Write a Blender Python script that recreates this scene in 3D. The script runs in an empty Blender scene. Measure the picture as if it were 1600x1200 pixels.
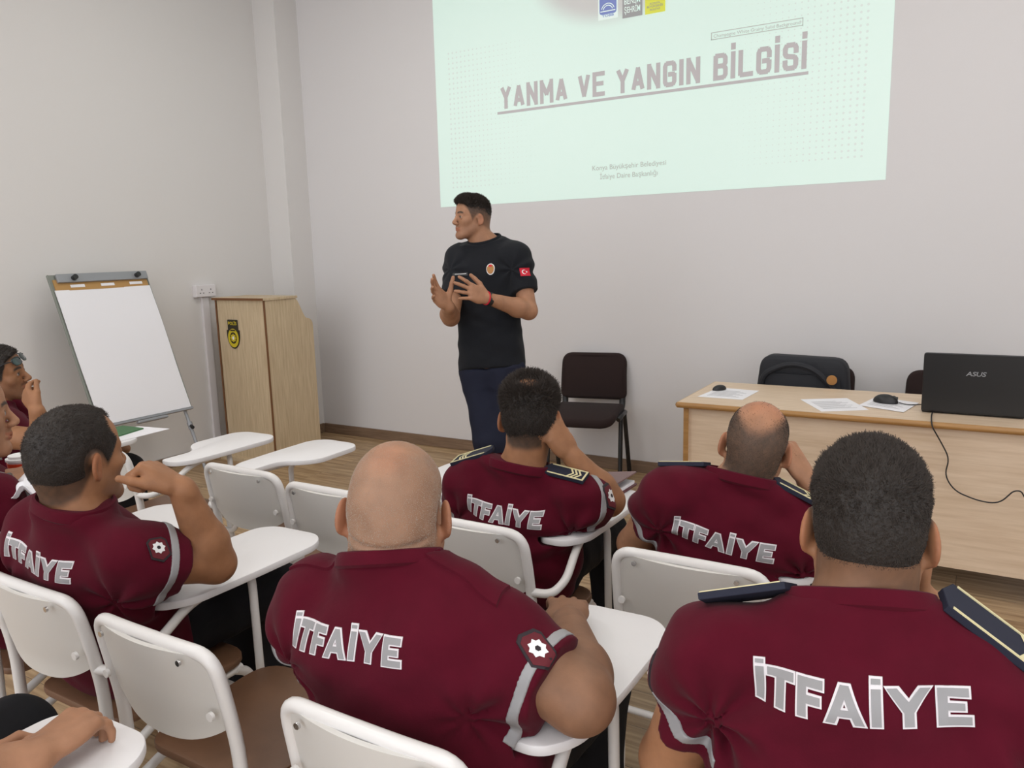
import bpy, bmesh, math, random
import numpy as np
from mathutils import Vector, Matrix
from mathutils.bvhtree import BVHTree
C = bpy.context.scene.collection
rng = np.random.default_rng(7)
random.seed(7)
Q = 1.0            # mesh resolution multiplier for the modelled figures

# ------------------------------------------------------------------ helpers
def lin(r, g, b):
    f = lambda c: (c/255/12.92 if c/255 <= .04045 else ((c/255+.055)/1.055)**2.4)
    return (f(r), f(g), f(b))

def link(o, parent=None):
    C.objects.link(o)
    if parent is not None: o.parent = parent
    return o

def tag(o, label, cat, group=None, kind=None):
    o['label'] = label; o['category'] = cat
    if group: o['group'] = group
    if kind: o['kind'] = kind
    return o

def thing(name, label, cat, loc=(0, 0, 0), rz=0, group=None):
    o = bpy.data.objects.new(name, None); C.objects.link(o)
    o.location = loc; o.rotation_euler = (0, 0, rz); o.empty_display_size = .1
    return tag(o, label, cat, group)

def obj(name, bm, mat, parent=None, smooth=False, label=None):
    me = bpy.data.meshes.new(name)
    bm.normal_update(); bm.to_mesh(me); bm.free()
    mats = mat if isinstance(mat, (list, tuple)) else [mat]
    for m in mats: me.materials.append(m)
    if smooth:
        me.polygons.foreach_set('use_smooth', [True]*len(me.polygons))
        try: me.set_sharp_from_angle(angle=math.radians(42))
        except Exception: pass
    o = link(bpy.data.objects.new(name, me), parent)
    if label: o['label'] = label
    return o

def struct(name, bm, mat):
    o = obj(name, bm, mat); o['kind'] = 'structure'; return o

def add_box(bm, c, s, rot=None, bevel=0, seg=2, mi=0):
    r = bmesh.ops.create_cube(bm, size=1); vs = r['verts']
    bmesh.ops.scale(bm, vec=s, verts=vs)
    es = list({e for v in vs for e in v.link_edges})
    if bevel:
        rr = bmesh.ops.bevel(bm, geom=es, offset=bevel, segments=seg, affect='EDGES', profile=.5)
        vs = list({v for f in rr['faces'] for v in f.verts} | {v for v in vs if v.is_valid})
    if rot is not None: bmesh.ops.rotate(bm, matrix=rot, verts=vs, cent=(0, 0, 0))
    bmesh.ops.translate(bm, vec=c, verts=vs)
    if mi:
        for f in {f for v in vs for f in v.link_faces}: f.material_index = mi
    return vs

def bx(x0, x1, y0, y1, z0, z1, bevel=0, bm=None):
    bm = bm or bmesh.new()
    add_box(bm, ((x0+x1)/2, (y0+y1)/2, (z0+z1)/2), (abs(x1-x0), abs(y1-y0), abs(z1-z0)), bevel=bevel)
    return bm

def round_path(pts, r, n=6):
    P = [Vector(p) for p in pts]; out = [P[0]]
    for a, b, c in zip(P, P[1:], P[2:]):
        rr = min(r, (b-a).length*.49, (c-b).length*.49)
        p0 = b+(a-b).normalized()*rr; p1 = b+(c-b).normalized()*rr
        for i in range(n+1):
            t = i/n; out.append(p0*(1-t)**2+b*2*t*(1-t)+p1*t*t)
    out.append(P[-1]); return out

def add_tube(bm, pts, r, seg=12, cap=True, rfun=None):
    P = [Vector(p) for p in pts]; rings = []; up = None
    for i, p in enumerate(P):
        t = (P[min(i+1, len(P)-1)]-P[max(i-1, 0)]).normalized()
        if up is None: up = Vector((0, 0, 1)) if abs(t.z) < .9 else Vector((1, 0, 0))
        s = t.cross(up).normalized(); up = s.cross(t).normalized()
        rr = r if rfun is None else rfun(i/(len(P)-1))
        rings.append([bm.verts.new(p+(s*math.cos(a)+up*math.sin(a))*rr) for a in [2*math.pi*k/seg for k in range(seg)]])
    for a, b in zip(rings, rings[1:]):
        for k in range(seg): bm.faces.new((a[k], a[(k+1) % seg], b[(k+1) % seg], b[k]))
    if cap:
        bm.faces.new(rings[0]); bm.faces.new(list(reversed(rings[-1])))
    return bm

def tube(pts, r, rad=0, seg=12): return add_tube(bmesh.new(), round_path(pts, rad) if rad else pts, r, seg)

def prism(poly, z0, z1, bevel=0, seg=2):
    bm = bmesh.new()
    vs = [bm.verts.new((x, y, z0)) for x, y in poly]; f = bm.faces.new(vs); bm.normal_update()
    if f.normal.z > 0: f.normal_flip()
    r = bmesh.ops.extrude_face_region(bm, geom=[f])
    top = [v for v in r['geom'] if isinstance(v, bmesh.types.BMVert)]
    bmesh.ops.translate(bm, vec=(0, 0, z1-z0), verts=top)
    bmesh.ops.recalc_face_normals(bm, faces=bm.faces)
    if bevel:
        es = [e for e in bm.edges if abs(e.verts[0].co.z-e.verts[1].co.z) < 1e-6 and len(e.link_faces) == 2]
        bmesh.ops.bevel(bm, geom=es, offset=bevel, segments=seg, affect='EDGES', profile=.5)
    return bm

def round_poly(pts, r, n=6):
    P = [Vector((p[0], p[1], 0)) for p in pts]; out = []; N = len(P)
    rs = r if isinstance(r, (list, tuple)) else [r]*N
    for i in range(N):
        a, b, c = P[i-1], P[i], P[(i+1) % N]
        rr = min(rs[i], (b-a).length*.49, (c-b).length*.49)
        if rr < 1e-5: out.append((b.x, b.y)); continue
        p0 = b+(a-b).normalized()*rr; p1 = b+(c-b).normalized()*rr
        for k in range(n+1):
            t = k/n; q = p0*(1-t)**2+b*2*t*(1-t)+p1*t*t; out.append((q.x, q.y))
    return out

def xform(bm, M): bmesh.ops.transform(bm, matrix=M, verts=bm.verts); return bm

def dup(root, loc, rz, label=None, group=None):
    r = root.copy(); C.objects.link(r); r.location = loc; r.rotation_euler = (0, 0, rz)
    if label: r['label'] = label
    if group: r['group'] = group
    for ch in list(root.children):
        c = ch.copy(); C.objects.link(c); c.parent = r
        for g in list(ch.children):
            d = g.copy(); C.objects.link(d); d.parent = c
    return r

# ------------------------------------------------------------------ materials
def mat(name, col, rough=.6, metal=0, spec=.5, bump=None, var=None, sheen=0, sss=0, attr=None, emit=None):
    m = bpy.data.materials.new(name); m.use_nodes = True; nt = m.node_tree; N = nt.nodes; L = nt.links
    b = N['Principled BSDF']; b.inputs['Base Color'].default_value = (*col, 1)
    b.inputs['Roughness'].default_value = rough; b.inputs['Metallic'].default_value = metal
    b.inputs['Specular IOR Level'].default_value = spec
    if sheen:
        b.inputs['Sheen Weight'].default_value = sheen; b.inputs['Sheen Roughness'].default_value = .5
    if sss:
        b.inputs['Subsurface Weight'].default_value = sss; b.inputs['Subsurface Radius'].default_value = (.01, .004, .002)
        b.inputs['Subsurface Scale'].default_value = .6
    tc = N.new('ShaderNodeTexCoord')
    src = None
    if attr:
        a = N.new('ShaderNodeAttribute'); a.attribute_name = attr; src = a.outputs['Color']
        L.new(src, b.inputs['Base Color'])
    if var:
        amp, scale = var
        n = N.new('ShaderNodeTexNoise'); n.inputs['Scale'].default_value = scale; n.inputs['Detail'].default_value = 5
        L.new(tc.outputs['Object'], n.inputs['Vector'])
        mx = N.new('ShaderNodeMix'); mx.data_type = 'RGBA'; mx.blend_type = 'MULTIPLY'; mx.inputs[0].default_value = 1
        rmp = N.new('ShaderNodeMapRange'); rmp.inputs['From Min'].default_value = .3; rmp.inputs['From Max'].default_value = .7
        rmp.inputs['To Min'].default_value = 1-amp; rmp.inputs['To Max'].default_value = 1+amp
        L.new(n.outputs['Fac'], rmp.inputs['Value'])
        if src: L.new(src, mx.inputs[6])
        else: mx.inputs[6].default_value = (*col, 1)
        L.new(rmp.outputs['Result'], mx.inputs[7]); L.new(mx.outputs[2], b.inputs['Base Color'])
    if bump:
        last = None
        for scale, strength, dist in bump:
            n = N.new('ShaderNodeTexNoise'); n.inputs['Scale'].default_value = scale; n.inputs['Detail'].default_value = 3
            L.new(tc.outputs['Object'], n.inputs['Vector'])
            bp = N.new('ShaderNodeBump'); bp.inputs['Strength'].default_value = strength; bp.inputs['Distance'].default_value = dist
            L.new(n.outputs['Fac'], bp.inputs['Height'])
            if last: L.new(last, bp.inputs['Normal'])
            last = bp.outputs['Normal']
        L.new(last, b.inputs['Normal'])
    if emit:
        b.inputs['Emission Color'].default_value = (*emit[0], 1); b.inputs['Emission Strength'].default_value = emit[1]
    return m

def wood(name, c0, c1, axis='Z', scale=6, rough=.45, stretch=14):
    m = bpy.data.materials.new(name); m.use_nodes = True; nt = m.node_tree; N = nt.nodes; L = nt.links
    b = N['Principled BSDF']; b.inputs['Roughness'].default_value = rough
    tc = N.new('ShaderNodeTexCoord'); mp = N.new('ShaderNodeMapping')
    s = [stretch]*3; s['XYZ'.index(axis)] = .9; mp.inputs['Scale'].default_value = s
    L.new(tc.outputs['Object'], mp.inputs['Vector'])
    n = N.new('ShaderNodeTexNoise'); n.inputs['Scale'].default_value = scale; n.inputs['Detail'].default_value = 6; n.inputs['Roughness'].default_value = .6
    L.new(mp.outputs[0], n.inputs['Vector'])
    cr = N.new('ShaderNodeValToRGB'); e = cr.color_ramp.elements
    e[0].position = .32; e[0].color = (*c0, 1); e[1].position = .68; e[1].color = (*c1, 1)
    L.new(n.outputs['Fac'], cr.inputs['Fac']); L.new(cr.outputs['Color'], b.inputs['Base Color'])
    return m

def floor_mat():
    m = bpy.data.materials.new('laminate_floor'); m.use_nodes = True; nt = m.node_tree; N = nt.nodes; L = nt.links
    b = N['Principled BSDF']; b.inputs['Roughness'].default_value = .42
    tc = N.new('ShaderNodeTexCoord')
    br = N.new('ShaderNodeTexBrick'); br.offset = .37; br.inputs['Scale'].default_value = 1
    br.inputs['Brick Width'].default_value = 1.29; br.inputs['Row Height'].default_value = .193
    br.inputs['Mortar Size'].default_value = .0016; br.inputs['Mortar Smooth'].default_value = .2; br.inputs['Bias'].default_value = 0
    br.inputs['Color1'].default_value = (0, 0, 0, 1); br.inputs['Color2'].default_value = (1, 1, 1, 1); br.inputs['Mortar'].default_value = (.5, .5, .5, 1)
    L.new(tc.outputs['Object'], br.inputs['Vector'])
    mp = N.new('ShaderNodeMapping'); mp.inputs['Scale'].default_value = (1.1, 17, 1)
    L.new(tc.outputs['Object'], mp.inputs['Vector'])
    add = N.new('ShaderNodeVectorMath'); add.operation = 'ADD'; L.new(mp.outputs[0], add.inputs[0])
    sc = N.new('ShaderNodeVectorMath'); sc.operation = 'SCALE'; sc.inputs['Scale'].default_value = 7.3
    L.new(br.outputs['Color'], sc.inputs[0]); L.new(sc.outputs[0], add.inputs[1])
    n = N.new('ShaderNodeTexNoise'); n.inputs['Scale'].default_value = 2.6; n.inputs['Detail'].default_value = 7; n.inputs['Distortion'].default_value = .5
    L.new(add.outputs[0], n.inputs['Vector'])
    cr = N.new('ShaderNodeValToRGB'); e = cr.color_ramp.elements
    e[0].position = .33; e[0].color = (*lin(140, 110, 78), 1); e[1].position = .66; e[1].color = (*lin(190, 162, 126), 1)
    L.new(n.outputs['Fac'], cr.inputs['Fac'])
    mx = N.new('ShaderNodeMix'); mx.data_type = 'RGBA'; mx.blend_type = 'MULTIPLY'; mx.inputs[0].default_value = 1
    r2 = N.new('ShaderNodeMapRange'); r2.inputs['To Min'].default_value = .9; r2.inputs['To Max'].default_value = 1.05
    L.new(br.outputs['Color'], r2.inputs['Value']); L.new(cr.outputs['Color'], mx.inputs[6]); L.new(r2.outputs[0], mx.inputs[7])
    m2 = N.new('ShaderNodeMix'); m2.data_type = 'RGBA'; m2.inputs[7].default_value = (*lin(95, 75, 55), 1)
    L.new(br.outputs['Fac'], m2.inputs[0]); L.new(mx.outputs[2], m2.inputs[6]); L.new(m2.outputs[2], b.inputs['Base Color'])
    return m

M = {}
M['wall'] = mat('wall_paint', (.70, .68, .68), .9, spec=.2, bump=[(60, .08, .002), (9, .12, .006)])
M['wall_warm'] = mat('wall_paint_warm', (.70, .68, .665), .9, spec=.2, bump=[(60, .08, .002), (7, .15, .008)])
M['ceil'] = mat('ceiling_paint', (.8, .79, .77), .9)
M['floor'] = floor_mat()
M['base'] = wood('baseboard_wood', lin(112, 90, 72), lin(140, 116, 95), 'X', 5)
M['white_metal'] = mat('white_enamel_tube', (.74, .72, .70), .28, spec=.5)
M['white_plastic'] = mat('white_backrest_plastic', (.64, .62, .585), .42)
M['tablet'] = mat('white_tablet_laminate', (.79, .775, .78), .4)
M['tablet_edge'] = mat('tablet_edge_band', (.72, .68, .66), .45)
M['brown_seat'] = mat('brown_seat_vinyl', lin(112, 80, 58), .5, bump=[(300, .15, .001)], var=(.1, 12))
M['chrome'] = mat('screw_metal', (.6, .6, .6), .25, metal=1)
M['lect'] = wood('light_oak_laminate', lin(184, 162, 130), lin(208, 188, 156), 'Z', 5, .5)
M['lect_side'] = M['lect']
M['desk'] = wood('desk_maple_laminate', lin(205, 180, 152), lin(222, 200, 175), 'X', 4, .45)
M['edge'] = wood('oak_edge_band', lin(150, 108, 58), lin(176, 132, 78), 'X', 4, .45)
M['edge_dark'] = mat('brown_edge_strip', lin(112, 72, 38), .5)
M['black'] = mat('black_plastic', (.012, .012, .013), .45)
M['black_lid'] = mat('black_textured_lid', (.011, .011, .012), .38, bump=[(500, .2, .0006)])
M['black_fabric'] = mat('black_nylon', (.014, .015, .02), .75, bump=[(220, .3, .001), (14, .4, .01)])
M['brown_fabric'] = mat('dark_brown_fabric', (.032, .021, .02), 1, sheen=.05, spec=.1, bump=[(260, .35, .001)])
M['black_metal'] = mat('black_painted_steel', (.012, .012, .013), .35)
M['paper'] = mat('white_paper', (.83, .82, .85), .8, bump=[(10, .1, .004)])
M['print'] = mat('grey_print', (.36, .36, .38), .8)
M['grey_metal'] = mat('grey_aluminium', lin(150, 152, 156), .4, metal=.3)
M['green_grey'] = mat('grey_green_frame', lin(128, 132, 124), .45)
M['cardboard'] = mat('brown_cardboard', lin(176, 136, 82), .8)
M['maroon'] = mat('maroon_cotton', lin(79, 11, 29), .92, spec=.12, sheen=.05, bump=[(420, .3, .0007), (45, .16, .004), (13, .16, .012)], var=(.06, 30))
M['tee_black'] = mat('black_cotton', (.010, .011, .014), .9, spec=.2, sheen=.05, bump=[(420, .25, .0007), (18, .25, .012)])
M['navy'] = mat('navy_trouser_cloth', (.015, .017, .032), .85, spec=.2, bump=[(20, .25, .012)])
M['trouser'] = mat('black_trouser_cloth', (.010, .010, .012), .85, spec=.2, bump=[(300, .2, .001), (18, .25, .012)])
M['letter'] = mat('grey_reflective_tape', (.29, .285, .29), .5, bump=[(500, .15, .0005)])
M['letter_edge'] = mat('white_embroidery', (.74, .70, .72), .8, bump=[(700, .4, .0008)])
M['board_navy'] = mat('navy_epaulette_felt', (.008, .010, .026), .8)
M['board_gold'] = mat('pale_gold_braid', lin(214, 204, 160), .6)
M['silver'] = mat('silver_thread', (.7, .7, .7), .6)
M['patch'] = mat('dark_maroon_patch', lin(92, 14, 28), .8)
M['patch_dark'] = mat('black_patch_border', (.02, .012, .016), .8)
M['red'] = mat('red_patch', lin(200, 25, 50), .7)
M['white'] = mat('white_thread', (.8, .8, .8), .7)
M['gold'] = mat('gold_badge', lin(168, 118, 62), .6)
M['yellow'] = mat('yellow_badge', lin(200, 180, 30), .4)
M['badge_black'] = mat('black_badge', lin(40, 34, 24), .35)
M['hair'] = mat('dark_hair', (.020, .015, .012), .55, spec=.35, bump=[(160, .7, .004)])
M['hair_strand'] = mat('dark_hair_strand', (.032, .023, .018), .5, spec=.35)
M['hair_grey'] = mat('grey_stubble_strand', (.42, .36, .30), .6, spec=.3)
M['hair_brown'] = mat('brown_grey_strand', (.055, .042, .034), .6, spec=.3)
M['skin'] = mat('skin', (.45, .25, .16), .56, spec=.35, attr='tint', sss=.05, bump=[(500, .25, .0007), (90, .22, .0018)], var=(.13, 26))
M['shoe'] = mat('black_shoe_leather', (.01, .01, .01), .4)
M['lens'] = mat('dark_green_lens', (.01, .03, .03), .08, spec=.8)
M['watch_metal'] = mat('steel_watch', (.5, .5, .5), .3, metal=.9)
M['watch_face'] = mat('grey_watch_face', lin(120, 125, 120), .2)
M['green'] = mat('green_folder', lin(62, 108, 66), .6)
M['purple'] = mat('purple_cap', lin(70, 45, 95), .5)
M['leather'] = mat('maroon_brown_leather', lin(112, 84, 84), .5, bump=[(200, .15, .001)])
M['leather_dark'] = mat('dark_maroon_leather', lin(82, 34, 42), .5)
M['orange'] = mat('orange_plastic', lin(225, 75, 40), .5)
M['socket'] = mat('white_socket', (.74, .71, .72), .35)
M['slot'] = mat('dark_slot', (.05, .05, .05), .6)

# ------------------------------------------------------------------ camera
FPX = 1220.0
YAW, PITCH, ROLL = [math.radians(a) for a in (30.84947, 9.74370, 1.53832)]
CH = 1.5
_f = np.array([-math.sin(YAW)*math.cos(PITCH), math.cos(YAW)*math.cos(PITCH), -math.sin(PITCH)])
_r = np.array([math.cos(YAW), math.sin(YAW), 0.0]); _d = np.cross(_f, _r)
CR = math.cos(ROLL)*_r+math.sin(ROLL)*_d; CD = -math.sin(ROLL)*_r+math.cos(ROLL)*_d; CF = _f
cam = bpy.data.cameras.new('camera'); camo = bpy.data.objects.new('camera', cam); C.objects.link(camo)
cam.sensor_fit = 'HORIZONTAL'; cam.sensor_width = 36; cam.lens = FPX*36/1600; cam.clip_start = .05
mw = Matrix.Identity(4)
for i in range(3): mw[i][0] = CR[i]; mw[i][1] = -CD[i]; mw[i][2] = -CF[i]
mw[2][3] = CH; camo.matrix_world = mw
bpy.context.scene.camera = camo
def W(px, py, d):
    "world point at a photo position and a measured distance from the photographer"
    v = CR*(px-800)/FPX+CD*(py-600)/FPX+CF
    return v*d+np.array([0, 0, CH])
# ------------------------------------------------------------------ room
WY = 4.8; LX = -4.985; RX = 2.6; BY = -3.2; CZ = 3.75
struct('floor', bx(LX-.1, RX+.1, BY-.1, WY+.1, -.1, 0), M['floor'])
struct('ceiling', bx(LX-.1, RX+.1, BY-.1, WY+.1, CZ, CZ+.1), M['ceil'])
struct('wall_back', bx(LX-.1, RX+.1, WY, WY+.1, 0, CZ), M['wall'])
struct('wall_left', bx(LX-.1, LX, BY-.1, WY, 0, CZ), M['wall_warm'])
wr_ = bx(RX, RX+.1, BY-.1, WY, 0, .85); bx(RX, RX+.1, BY-.1, WY, 2.75, CZ, bm=wr_)
for y0, y1 in ((BY-.1, -2.6), (-.25, .05), (2.4, WY)): bx(RX, RX+.1, y0, y1, .85, 2.75, bm=wr_)  # unseen openings added to let more light onto the lower walls
struct('wall_right', wr_, M['wall'])
for k, (y0, y1) in enumerate(((-2.6, -.25), (.05, 2.4))):
    fb = bmesh.new()
    for a, b_, c, d in ((y0, y1, .85, .91), (y0, y1, 2.69, 2.75), (y0, y0+.06, .91, 2.69), (y1-.06, y1, .91, 2.69), ((y0+y1)/2-.03, (y0+y1)/2+.03, .91, 2.69)): bx(RX+.02, RX+.08, a, b_, c, d, bm=fb)
    struct('added_window_%d' % (k+1), fb, M['ceil'])  # frames for the added openings
struct('wall_corner_pillar', bx(LX, -4.752, 4.565, WY, 0, CZ), M['wall_warm'])
def skirt(name, x0, x1, y0, y1):
    struct(name, bx(x0, x1, y0, y1, 0, .082, bevel=.003), M['base'])
skirt('baseboard_back', -4.74, RX, WY-.014, WY)
skirt('baseboard_left', LX, LX+.014, BY, 4.56)
skirt('baseboard_pillar', -4.752, -4.738, 4.56, WY-.014)

# ceiling lamps of the room (above the frame)
def ceiling_lamp(x, y, w, d, e, nm):
    l = bpy.data.lights.new('ceiling_panel_light', 'AREA'); l.shape = 'RECTANGLE'; l.size = w; l.size_y = d; l.energy = e
    l.color = (1, .985, .96)
    o = bpy.data.objects.new('ceiling_panel_light', l); C.objects.link(o); o.location = (x, y, CZ-.03)
for x in (-3.0, .3):
    for y in (-1.8, .6, 3.0): ceiling_lamp(x, y, 1.2, .6, 19.5, '')
# daylight fill, let in by leaving out the unseen rear wall
wd = bpy.data.worlds.new('daylight'); bpy.context.scene.world = wd; wd.use_nodes = True
bg = wd.node_tree.nodes['Background']; bg.inputs['Color'].default_value = (.92, .95, 1, 1); bg.inputs['Strength'].default_value = 2.2

# ------------------------------------------------------------------ text and flat marks
def text_bm(s, size, bold=0, sx=1, align='CENTER', spacing=1):
    cu = bpy.data.curves.new('t', 'FONT'); cu.body = s; cu.size = size; cu.align_x = align; cu.offset = bold; cu.space_character = spacing
    cu.resolution_u = 3
    o = bpy.data.objects.new('t', cu); C.objects.link(o)
    dg = bpy.context.evaluated_depsgraph_get(); me = bpy.data.meshes.new_from_object(o.evaluated_get(dg))
    bm = bmesh.new(); bm.from_mesh(me); bpy.data.objects.remove(o); bpy.data.meshes.remove(me)
    bmesh.ops.scale(bm, vec=(sx, 1, 1), verts=bm.verts); return bm
# wall-plane transform: local x -> world X, local y -> world Z, at Y = y
def onwall(bm, x, z, y): return xform(bm, Matrix(((1, 0, 0, x), (0, 0, -1, y), (0, 1, 0, z), (0, 0, 0, 1))))
def flat(poly):
    bm = bmesh.new(); bm.faces.new([bm.verts.new((x, y, 0)) for x, y in poly]); return bm

# slide on the back wall: projected light painted as emission on plane and logos
SX0, SX1, SZ0, SZ1 = -3.435, -.468, 1.822, 3.50
def slide_mat():
    m = mat('projected_light', (.71, .685, .685), .9, spec=.2); nt = m.node_tree; N = nt.nodes; L = nt.links; b = N['Principled BSDF']
    tc = N.new('ShaderNodeTexCoord'); sp = N.new('ShaderNodeSeparateXYZ'); L.new(tc.outputs['Object'], sp.inputs[0])
    def mth(op, a, bb=None, c=None):
        n = N.new('ShaderNodeMath'); n.operation = op
        for i, v in enumerate((a, bb, c)):
            if v is None: continue
            if isinstance(v, (int, float)): n.inputs[i].default_value = v
            else: L.new(v, n.inputs[i])
        return n.outputs[0]
    X, Z = sp.outputs['X'], sp.outputs['Z']; p = .034
    fx = mth('SUBTRACT', mth('FRACT', mth('DIVIDE', X, p)), .5); fz = mth('SUBTRACT', mth('FRACT', mth('DIVIDE', Z, p)), .5)
    dd = mth('SQRT', mth('ADD', mth('MULTIPLY', fx, fx), mth('MULTIPLY', fz, fz)))
    # halftone size grows away from the middle of the slide
    cx = mth('ABSOLUTE', mth('ADD', X, 1.95)); rad = mth('MULTIPLY', mth('SUBTRACT', cx, .45), .22)
    edge = mth('LESS_THAN', cx, 1.38)
    low = mth('MULTIPLY', mth('LESS_THAN', Z, 2.9), mth('GREATER_THAN', Z, 1.95))
    dot = mth('MULTIPLY', mth('MULTIPLY', mth('LESS_THAN', dd, rad), edge), low)
    k = mth('SUBTRACT', 1, mth('MULTIPLY', dot, .4))
    # dark picture at the head of the slide
    ex = mth('DIVIDE', mth('ADD', X, 2.07), .55); ez = mth('DIVIDE', mth('SUBTRACT', Z, 3.25), .36)
    rr = mth('SQRT', mth('ADD', mth('MULTIPLY', ex, ex), mth('MULTIPLY', ez, ez)))
    mr = N.new('ShaderNodeMapRange'); mr.interpolation_type = 'SMOOTHSTEP'; mr.inputs['From Min'].default_value = .75; mr.inputs['From Max'].default_value = 1.15
    mr.inputs['To Min'].default_value = .12; mr.inputs['To Max'].default_value = 1; L.new(rr, mr.inputs['Value'])
    k = mth('MULTIPLY', k, mr.outputs[0])
    b.inputs['Emission Color'].default_value = (.135, .315, .245, 1); L.new(mth('MULTIPLY', k, 1.0), b.inputs['Emission Strength'])
    return m
M['slide'] = slide_mat()
slide = obj('projected_slide', onwall(flat([(SX0, SZ0), (SX1, SZ0), (SX1, SZ1), (SX0, SZ1)]), 0, 0, WY-.002), M['slide'])
tag(slide, 'pale green slide projected on the back wall with a large grey title', 'projection')
M['ink'] = mat('unlit_title_ink', (.59, .56, .57), .9, spec=.1)
M['ink_soft'] = mat('unlit_caption_ink', (.60, .60, .57), .9, spec=.1)
def put_text(s, x0, x1, z0, h, m, name, bold=0, y=WY-.004):
    bm = text_bm(s, 1, bold)
    xs = [v.co.x for v in bm.verts]; ys = [v.co.y for v in bm.verts]
    # scale to the width and to the height of a plain capital
    cap = .73
    sx = (x1-x0)/(max(xs)-min(xs)); sy = h/cap
    bmesh.ops.translate(bm, vec=(-min(xs), 0, 0), verts=bm.verts); bmesh.ops.scale(bm, vec=(sx, sy, 1), verts=bm.verts)
    return obj(name, onwall(bm, x0, z0, y), m, slide)
GL = {'Y': [[(0, 1), (.5, .48)], [(1, 1), (.5, .48)], [(.5, .5), (.5, 0)]], 'A': [[(0, 0), (.5, 1)], [(1, 0), (.5, 1)], [(.2, .27), (.8, .27)]],
      'N': [[(0, 0), (0, 1)], [(0, 1), (1, 0)], [(1, 0), (1, 1)]], 'M': [[(0, 0), (0, 1)], [(0, 1), (.5, .35)], [(.5, .35), (1, 1)], [(1, 1), (1, 0)]],
      'V': [[(0, 1), (.5, 0)], [(.5, 0), (1, 1)]], 'E': [[(0, 0), (0, 1)], [(0, 1), (1, 1)], [(0, .52), (.85, .52)], [(0, 0), (1, 0)]],
      'G': [[(1, .72), (1, .86), (.86, 1), (.14, 1), (0, .86), (0, .14), (.14, 0), (.86, 0), (1, .14), (1, .48), (.55, .48)]],
      'I': [[(0, 0), (0, 1)]], 'İ': [[(0, 0), (0, 1)], [(0, 1.30), (0, 1.38)]], 'L': [[(0, 1), (0, 0), (1, 0)]],
      'B': [[(0, 0), (0, 1), (.8, 1), (.97, .88), (.97, .65), (.8, .53), (0, .53)], [(.8, .53), (1, .40), (1, .13), (.83, 0), (0, 0)]],
      'S': [[(1, .74), (1, .86), (.86, 1), (.14, 1), (0, .86), (0, .64), (.14, .53), (.86, .47), (1, .36), (1, .14), (.86, 0), (.14, 0), (0, .14), (0, .26)]]}
def block_title(s, x0, x1, z0, h, sw):
    adv = lambda c: {'I': 0, 'İ': 0, 'M': 1.25, ' ': .3}.get(c, 1)
    gap = .75; tot = sum(adv(c) for c in s)+gap*(len(s)-1)
    un = (x1-x0-sw)/tot; bm = bmesh.new(); out = []; x = x0+sw/2; k = 0
    for c in s:
        w = adv(c)*un
        if c == ' ': out.append(bm); bm = bmesh.new()
        for line in GL.get(c, []):
            P = [Vector((x+a*w, z0+sw/2+b_*(h-sw), 0)) for a, b_ in line]
            for i in range(len(P)-1):
                a, b2 = P[i], P[i+1]; d = (b2-a).normalized(); n = Vector((-d.y, d.x, 0))*sw/2
                e0 = d*(sw/2 if (i == 0 and abs(d.x*d.y) < .01) else sw*.12); e1 = d*(sw/2 if (i == len(P)-2 and abs(d.x*d.y) < .01) else sw*.12); k += 1; zo = Vector((0, 0, .00003*(k % 7)))
                bm.faces.new([bm.verts.new(q+zo) for q in (a-e0-n, b2+e1-n, b2+e1+n, a-e0+n)])
        x += w+gap*un
    return out+[bm]
for wm in block_title('YANMA VE YANGIN BİLGİSİ', -2.895, -.90, 2.452, .150, .027): obj('title_word', onwall(wm, 0, 0, WY-.004), M['ink'], slide)
obj('title_underline', onwall(flat([(-2.923, 2.420), (-.888, 2.420), (-.888, 2.437), (-2.923, 2.437)]), 0, 0, WY-.004), M['ink'], slide)
put_text('Konya Büyükşehir Belediyesi', -2.211, -1.711, 1.995, .032, M['ink_soft'], 'caption_text')
put_text('İtfaiye Daire Başkanlığı', -2.157, -1.765, 1.937, .032, M['ink_soft'], 'caption_text')
fr = bmesh.new()
for a, b_, c, d in ((-1.44, -.925, 2.682, 2.686), (-1.44, -.925, 2.720, 2.724), (-1.44, -1.436, 2.682, 2.724), (-.929, -.925, 2.682, 2.724)):
    fr.faces.new([fr.verts.new((x, z, 0)) for x, z in ((a, c), (b_, c), (b_, d), (a, d))])
obj('tooltip_frame', onwall(fr, 0, 0, WY-.004), M['ink_soft'], slide)
put_text('Champagne White Grainy Solid Background', -1.425, -.94, 2.693, .019, M['ink_soft'], 'tooltip_text')
def logo(x0, x1, z0, z1, m, lines, tm, name):
    o = obj(name, onwall(flat([(x0, z0), (x1, z0), (x1, z1), (x0, z1)]), 0, 0, WY-.004), m, slide)
    for s, a, b_, z, h in lines:
        put_text(s, x0+a*(x1-x0), x0+b_*(x1-x0), z0+z*(z1-z0), h, tm, 'logo_text', .012, WY-.006).parent = o
    return o
M['logo_blue'] = mat('logo_blue', (.18, .22, .50), .9, emit=((.10, .13, .22), .6)); M['logo_grey'] = mat('logo_grey', (.42, .42, .43), .9)
M['logo_yel'] = mat('logo_yellow', (.62, .62, .10), .9, emit=((.25, .27, .02), .8)); M['logo_white'] = mat('logo_white', (.75, .75, .75), .9, emit=((.19, .3, .25), 1))
lb = logo(-2.161, -2.028, 2.905, 3.05, M['logo_white'], [('TOBB', .2, .8, .1, .014)], M['logo_blue'], 'slide_logo')
obj('logo_panel', onwall(flat(round_poly([(-2.152, 2.935), (-2.037, 2.935), (-2.037, 3.04), (-2.152, 3.04)], .02)), 0, 0, WY-.005), M['logo_blue'], lb)
arc = bmesh.new()
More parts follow.
